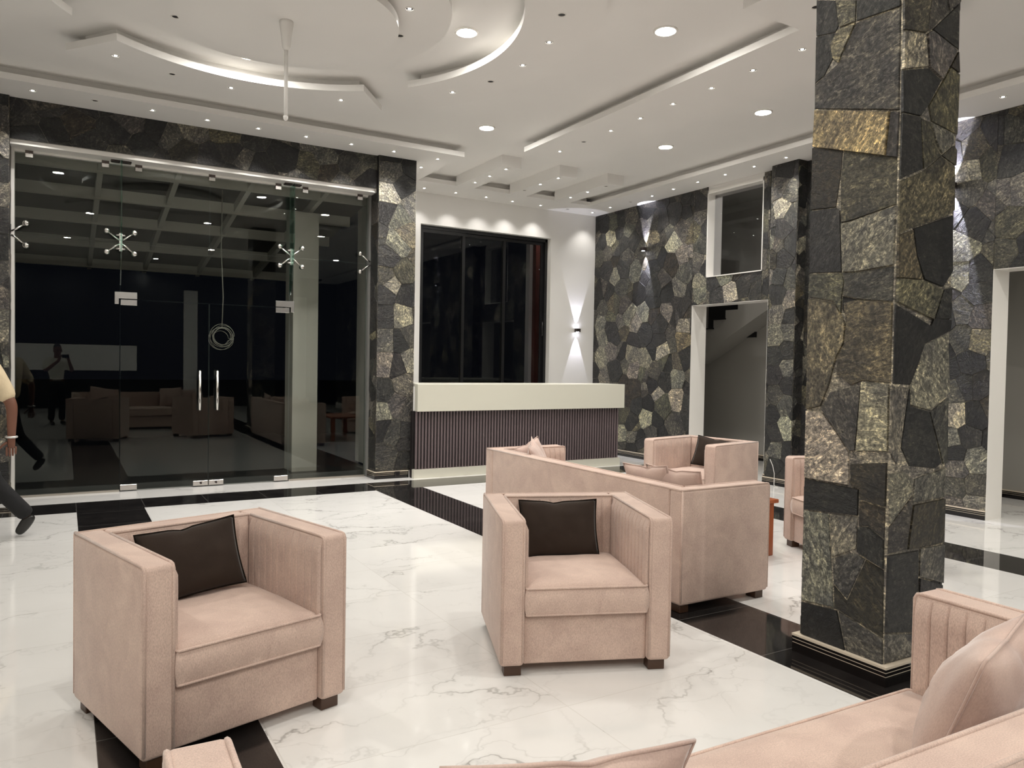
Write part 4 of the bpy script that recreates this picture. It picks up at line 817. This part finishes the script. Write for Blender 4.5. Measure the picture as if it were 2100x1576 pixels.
# floor socket and loose cable
fb = thing('floor_socket', 'black socket box set into the skirting of the slate column', 'socket', (3.71, YF - sk - .006, .055)); box('plate', -.035, .035, -.006, .006, -.035, .035, M_off, fb, .002, 1); box('socket_face', -.022, .022, -.0075, -.006, -.022, .022, M_cup, fb)
a = on_x(1577, 970, PX - .03); tc_ = tube('loose_cable', [(PX - .03, 6.72, .33), (PX - .045, 6.66, .25), (PX - .05, 6.63, .16), (PX - .05, 6.63, .02), (PX - .08, 6.60, .008), (PX - .10, 6.52, .006)], .005, plain('white_cable', (0.6, 0.58, 0.55), 0.5), None, 6); tag(tc_, 'thin white cable end hanging at the foot of the slate wall', 'cable')

# ================================================================== PEOPLE
M_skin = plain('brown_skin', (0.16, 0.066, 0.04), 0.5); M_hair = plain('black_hair', (0.012, 0.010, 0.010), 0.6)
def cloth(name, col, sc=90.0):
    m, nt, b = mat(name); b.inputs['Roughness'].default_value = .85; tc = N(nt, 'ShaderNodeTexCoord'); n = N(nt, 'ShaderNodeTexNoise', i_Scale=14.0, i_Detail=4.0); L(nt, tc.outputs['Object'], n.inputs['Vector'])
    L(nt, ramp(nt, n.outputs['Fac'], [(.35, tuple(c * .9 for c in col)), (.65, col)]).outputs[0], b.inputs['Base Color']); bump(nt, b, n.outputs['Fac'], .5, .02); return m
M_cream = cloth('cream_shirt', (0.66, 0.54, 0.36)); M_trouser = cloth('black_trousers', (0.006, 0.006, 0.007)); M_shoe = plain('black_leather', (0.012, 0.011, 0.010), 0.35)
def skin_obj(name, verts, edges, radii, m, parent, root=0, sub=2):
    me = bpy.data.meshes.new(name); me.from_pydata([tuple(v) for v in verts], edges, []); me.update()
    o = link(name, me, m, parent); md = o.modifiers.new('skin', 'SKIN'); md.use_smooth_shade = True
    sv = me.skin_vertices[0].data
    for i, r in enumerate(radii): sv[i].radius = (r, r) if not isinstance(r, tuple) else r; sv[i].use_root = (i == root)
    sd = o.modifiers.new('sub', 'SUBSURF'); sd.levels = sub; sd.render_levels = sub; return o
class Chain:
    def __init__(s): s.v = []; s.e = []; s.r = []
    def add(s, pts, start=None):
        """pts: [(Vector, radius)] ; start: index to connect to"""
        prev = start; ids = []
        for p, r in pts:
            s.v.append(Vector(p)); s.r.append(r); i = len(s.v) - 1
            if prev is not None: s.e.append((prev, i))
            prev = i; ids.append(i)
        return ids
def hand(c, wrist_i, wrist, d, palm_n, side, curl=.5, sc=1.0):
    """five fingers: d = direction wrist->fingers, palm_n = palm normal, side = direction of the thumb side"""
    d, palm_n, side = d.normalized(), palm_n.normalized(), side.normalized()
    pm = c.add([(wrist + d * .045 * sc, (.022 * sc, .032 * sc)), (wrist + d * .082 * sc, (.015 * sc, .036 * sc))], wrist_i); base = c.v[pm[-1]]
    return base, d, palm_n, side
def fingers(parent, m, base, d, pn, side, curl, sc=1.0):
    for k, (off, ln) in enumerate(((.030, .072), (.010, .080), (-.010, .075), (-.029, .060))):
        p = base + side * off * sc; q = d.copy(); pts = [(p - d * .02 * sc, .0088 * sc)]; ang = 0
        for j, fr_ in enumerate((.42, .32, .26)):
            ang = curl * (.55 + .35 * j) * (1 + .08 * k); q = (q * math.cos(ang) + pn * math.sin(ang)).normalized(); p = p + q * ln * fr_ * sc; pts.append((p, (.0092, .0082, .007)[j] * sc))
        c = Chain(); c.add(pts); skin_obj('finger', c.v, c.e, c.r, m, parent, 0, 2)
    p = base - d * .055 * sc + side * .025 * sc; c = Chain(); q = (d * .55 + side * .75 + pn * .3).normalized(); pts = [(p, .012 * sc)]
    for ln, r_ in ((.035, .011), (.03, .0095), (.024, .008)): p = p + q * ln * sc; pts.append((p, r_ * sc)); q = (q + d * .3 + pn * .15).normalized()
    c.add(pts); skin_obj('thumb', c.v, c.e, c.r, m, parent, 0, 2)
def person(label, J, f, l, shirt_m, watch=None, hcurl=(.35, .35), parent_loc=(0, 0, 0), grip=None):
    """J: joints in world space; f forward, l the person's own left"""
    t = thing('person', label, 'person', parent_loc); up = Vector((0, 0, 1)); O = Vector(parent_loc)
    J = {k: Vector(v) - O for k, v in J.items()}
    c = Chain()
    spine = c.add([(J['pelvis'], (.12, .15)), (J['waist'], (.105, .135)), (J['chest'], (.12, .16)), (J['neck0'], (.075, .085)), (J['neck1'], .055), (J['head0'], (.075, .07)), (J['head1'], (.095, .078)), (J['head2'], (.075, .065))])
    arms = {}
    for sd in 'lr':
        a = c.add([(J['sh_' + sd], .062), (J['el_' + sd], .044), (J['wr_' + sd], .029)], spine[2]); d = (J['wr_' + sd] - J['el_' + sd]).normalized()
        if grip and sd in grip: d = Vector(grip[sd][0]).normalized(); pn = Vector(grip[sd][1]).normalized(); sdv = Vector(grip[sd][2]).normalized()
        else: pn = (-l if sd == 'l' else l); sdv = f
        arms[sd] = hand(c, a[-1], J['wr_' + sd], d, pn, sdv)
        c.add([(J['hip_' + sd], .088), (J['kn_' + sd], .056), (J['an_' + sd], .034), (J['an_' + sd] + (J['toe_' + sd] - J['an_' + sd]) * .4, .020)], spine[0])
    body = skin_obj('body', c.v, c.e, c.r, M_skin, t)
    for sd, hc in zip('lr', hcurl):
        b_, d, pn, sdv = arms[sd]; fingers(body, M_skin, b_, d, pn, sdv, hc)
    # shirt
    c = Chain(); sp = c.add([(J['pelvis'] + up * .0, (.15, .185)), (J['waist'], (.14, .17)), (J['chest'], (.145, .19)), (J['neck0'] - up * .03, (.085, .12))])
    for sd in 'lr': c.add([(J['sh_' + sd], .088), (J['sh_' + sd].lerp(J['el_' + sd], .55), .078), (J['sh_' + sd].lerp(J['el_' + sd], .92), .072)], sp[2])
    skin_obj('shirt', c.v, c.e, c.r, shirt_m, t)
    c = Chain(); sp = c.add([(J['pelvis'] + up * .06, (.138, .172)), (J['pelvis'] - up * .04, (.13, .165))])
    for sd in 'lr': c.add([(J['hip_' + sd] - up * .05, .105), (J['kn_' + sd], .078), (J['kn_' + sd].lerp(J['an_' + sd], .5), .072), (J['kn_' + sd].lerp(J['an_' + sd], .8), .070), (J['kn_' + sd].lerp(J['an_' + sd], 1.04), .072)], sp[1])
    skin_obj('trousers', c.v, c.e, c.r, M_trouser, t)
    for sd in 'lr':
        a, q = J['an_' + sd], J['toe_' + sd]; dd = (q - a).normalized(); hl = J['heel_' + sd]; c = Chain()
        c.add([(hl + up * .035, (.036, .034)), (hl.lerp(q, .35) + up * .03, (.04, .04)), (hl.lerp(q, .7) + up * .012, (.03, .045)), (q + up * .012, (.018, .03))]); c.add([(a, .042)], 1)
        skin_obj('shoe', c.v, c.e, c.r, M_shoe, t, 1)
    h = J['head1']; c = Chain(); c.add([(h - f * .035 + up * -.01, .082), (h + up * .055 - f * .015, .088), (h + up * .06 + f * .035, .066)]); skin_obj('hair', c.v, c.e, c.r, M_hair, t)
    # face: nose, mouth, eyes, ears
    e0 = J['head0'] * .45 + J['head1'] * .55
    c = Chain(); c.add([(e0 + f * .088, .009), (e0 + f * .105 - up * .03, .012), (e0 + f * .095 - up * .042, .014)]); skin_obj('nose', c.v, c.e, c.r, M_skin, body)
    c = Chain(); c.add([(e0 + f * .082 - up * .07 + l * .022, .005), (e0 + f * .092 - up * .068, .0075), (e0 + f * .082 - up * .07 - l * .022, .005)]); skin_obj('mouth', c.v, c.e, c.r, plain('lips', (0.16, 0.05, 0.04), .5), body)
    for s_ in (-1, 1):
        bm = bmesh.new(); bmesh.ops.create_uvsphere(bm, u_segments=10, v_segments=8, radius=.012); bmesh.ops.translate(bm, verts=bm.verts, vec=e0 + f * .078 + l * s_ * .031 + up * .004); link('eye', done(bm, smooth=True), plain('eye', (0.03, 0.02, 0.02), .2), body)
        c = Chain(); c.add([(e0 + l * s_ * .078 + up * .02, .012), (e0 + l * s_ * .084 - up * .005, .013), (e0 + l * s_ * .078 - up * .03, .009)]); skin_obj('ear', c.v, c.e, c.r, M_skin, body)
    if watch:
        w0 = J['wr_' + watch]; ax = (J['el_' + watch] - w0).normalized(); u = ax.orthogonal().normalized(); v = ax.cross(u); w0 = w0 + ax * .015
        wt = tube('watch', [w0 + (u * math.cos(2 * PI * k / 16) + v * math.sin(2 * PI * k / 16)) * .036 for k in range(16)], .009, plain('silver_watch', (.75, .74, .72), .3, .6), t, 8, True)
    return t
f, l = Vector((-1, 0, 0)), Vector((0, -1, 0)); px, py = -.60, 7.52
person('man in a cream short-sleeved shirt walking out past the glass entrance',
    dict(pelvis=(px, py, .93), waist=(px, py, 1.08), chest=(px + .01, py, 1.30), neck0=(px, py, 1.47), neck1=(px - .02, py, 1.54), head0=(px - .05, py, 1.60), head1=(px - .05, py, 1.69), head2=(px - .04, py, 1.75),
         sh_l=(px + .09, py - .19, 1.405), el_l=(px + .245, py - .23, 1.10), wr_l=(px + .24, py - .22, .83), sh_r=(px - .02, py + .2, 1.40), el_r=(px - .12, py + .24, 1.12), wr_r=(px - .28, py + .22, .92),
         hip_l=(px, py - .09, .88), kn_l=(px + .10, py - .07, .47), an_l=(px + .345, py - .06, .17), heel_l=(px + .395, py - .06, .135), toe_l=(px + .265, py - .06, .01),
         hip_r=(px - .02, py + .09, .88), kn_r=(px - .20, py + .09, .49), an_r=(px - .33, py + .09, .10), heel_r=(px - .29, py + .09, .0), toe_r=(px - .52, py + .09, .02)),
    f, l, M_cream, 'l', (.4, .4), (px, py, 0))

f = Vector((.36, .933, 0)); l = Vector((-.933, .36, 0)); B = Vector((-.13, -.40, 0)); u = Vector((0, 0, 1)); Pl = CAMP - RGT * .05 - FWD * .095 - u * .10; Pr = CAMP + RGT * .17 - FWD * .095 - u * .10
ph = box('phone', -.075, .075, -.004, .004, -.036, .036, plain('phone_black', (.01, .01, .012), .15), None, .003, 1); q = CAMP + RGT * .06 - FWD * .03
ph.matrix_world = Matrix(((RGT.x, FWD.x, UPV.x, q.x), (RGT.y, FWD.y, UPV.y, q.y), (RGT.z, FWD.z, UPV.z, q.z), (0, 0, 0, 1))); tag(ph, 'black phone held up by the photographer mirrored in the glass', 'phone')
bm = bmesh.new(); add_box(bm, -.071, .071, -.0048, -.004, -.032, .032); link('screen', done(bm), plain('phone_screen', (.02, .02, .022), .1), ph)
person('person in a pale shirt taking the photo, mirrored in the glass doors',
    dict(pelvis=B + u * .93, waist=B + u * 1.07, chest=B + u * 1.28, neck0=B + u * 1.45, neck1=B + u * 1.51 + f * .02, head0=B + u * 1.57 + f * .05, head1=B + u * 1.66 + f * .05, head2=B + u * 1.72 + f * .04,
         sh_l=B + l * .19 + u * 1.39, el_l=B + l * .27 + f * .10 + u * 1.17, wr_l=Pl, sh_r=B - l * .19 + u * 1.39, el_r=B - l * .28 + f * .10 + u * 1.17, wr_r=Pr,
         hip_l=B + l * .09 + u * .88, kn_l=B + l * .10 + f * .03 + u * .49, an_l=B + l * .11 + u * .10, heel_l=B + l * .11 - f * .05, toe_l=B + l * .12 + f * .20 + u * .02,
         hip_r=B - l * .09 + u * .88, kn_r=B - l * .10 + f * .03 + u * .49, an_r=B - l * .11 + u * .10, heel_r=B - l * .11 - f * .05, toe_r=B - l * .12 + f * .20 + u * .02),
    f, l, cloth('pale_shirt', (.72, .70, .62)), None, (.55, .55), (B.x, B.y, 0), dict(l=(u * .85 + RGT * .25 + FWD * .15, RGT, -FWD), r=(u * .85 - RGT * .25 + FWD * .15, -RGT, -FWD)))
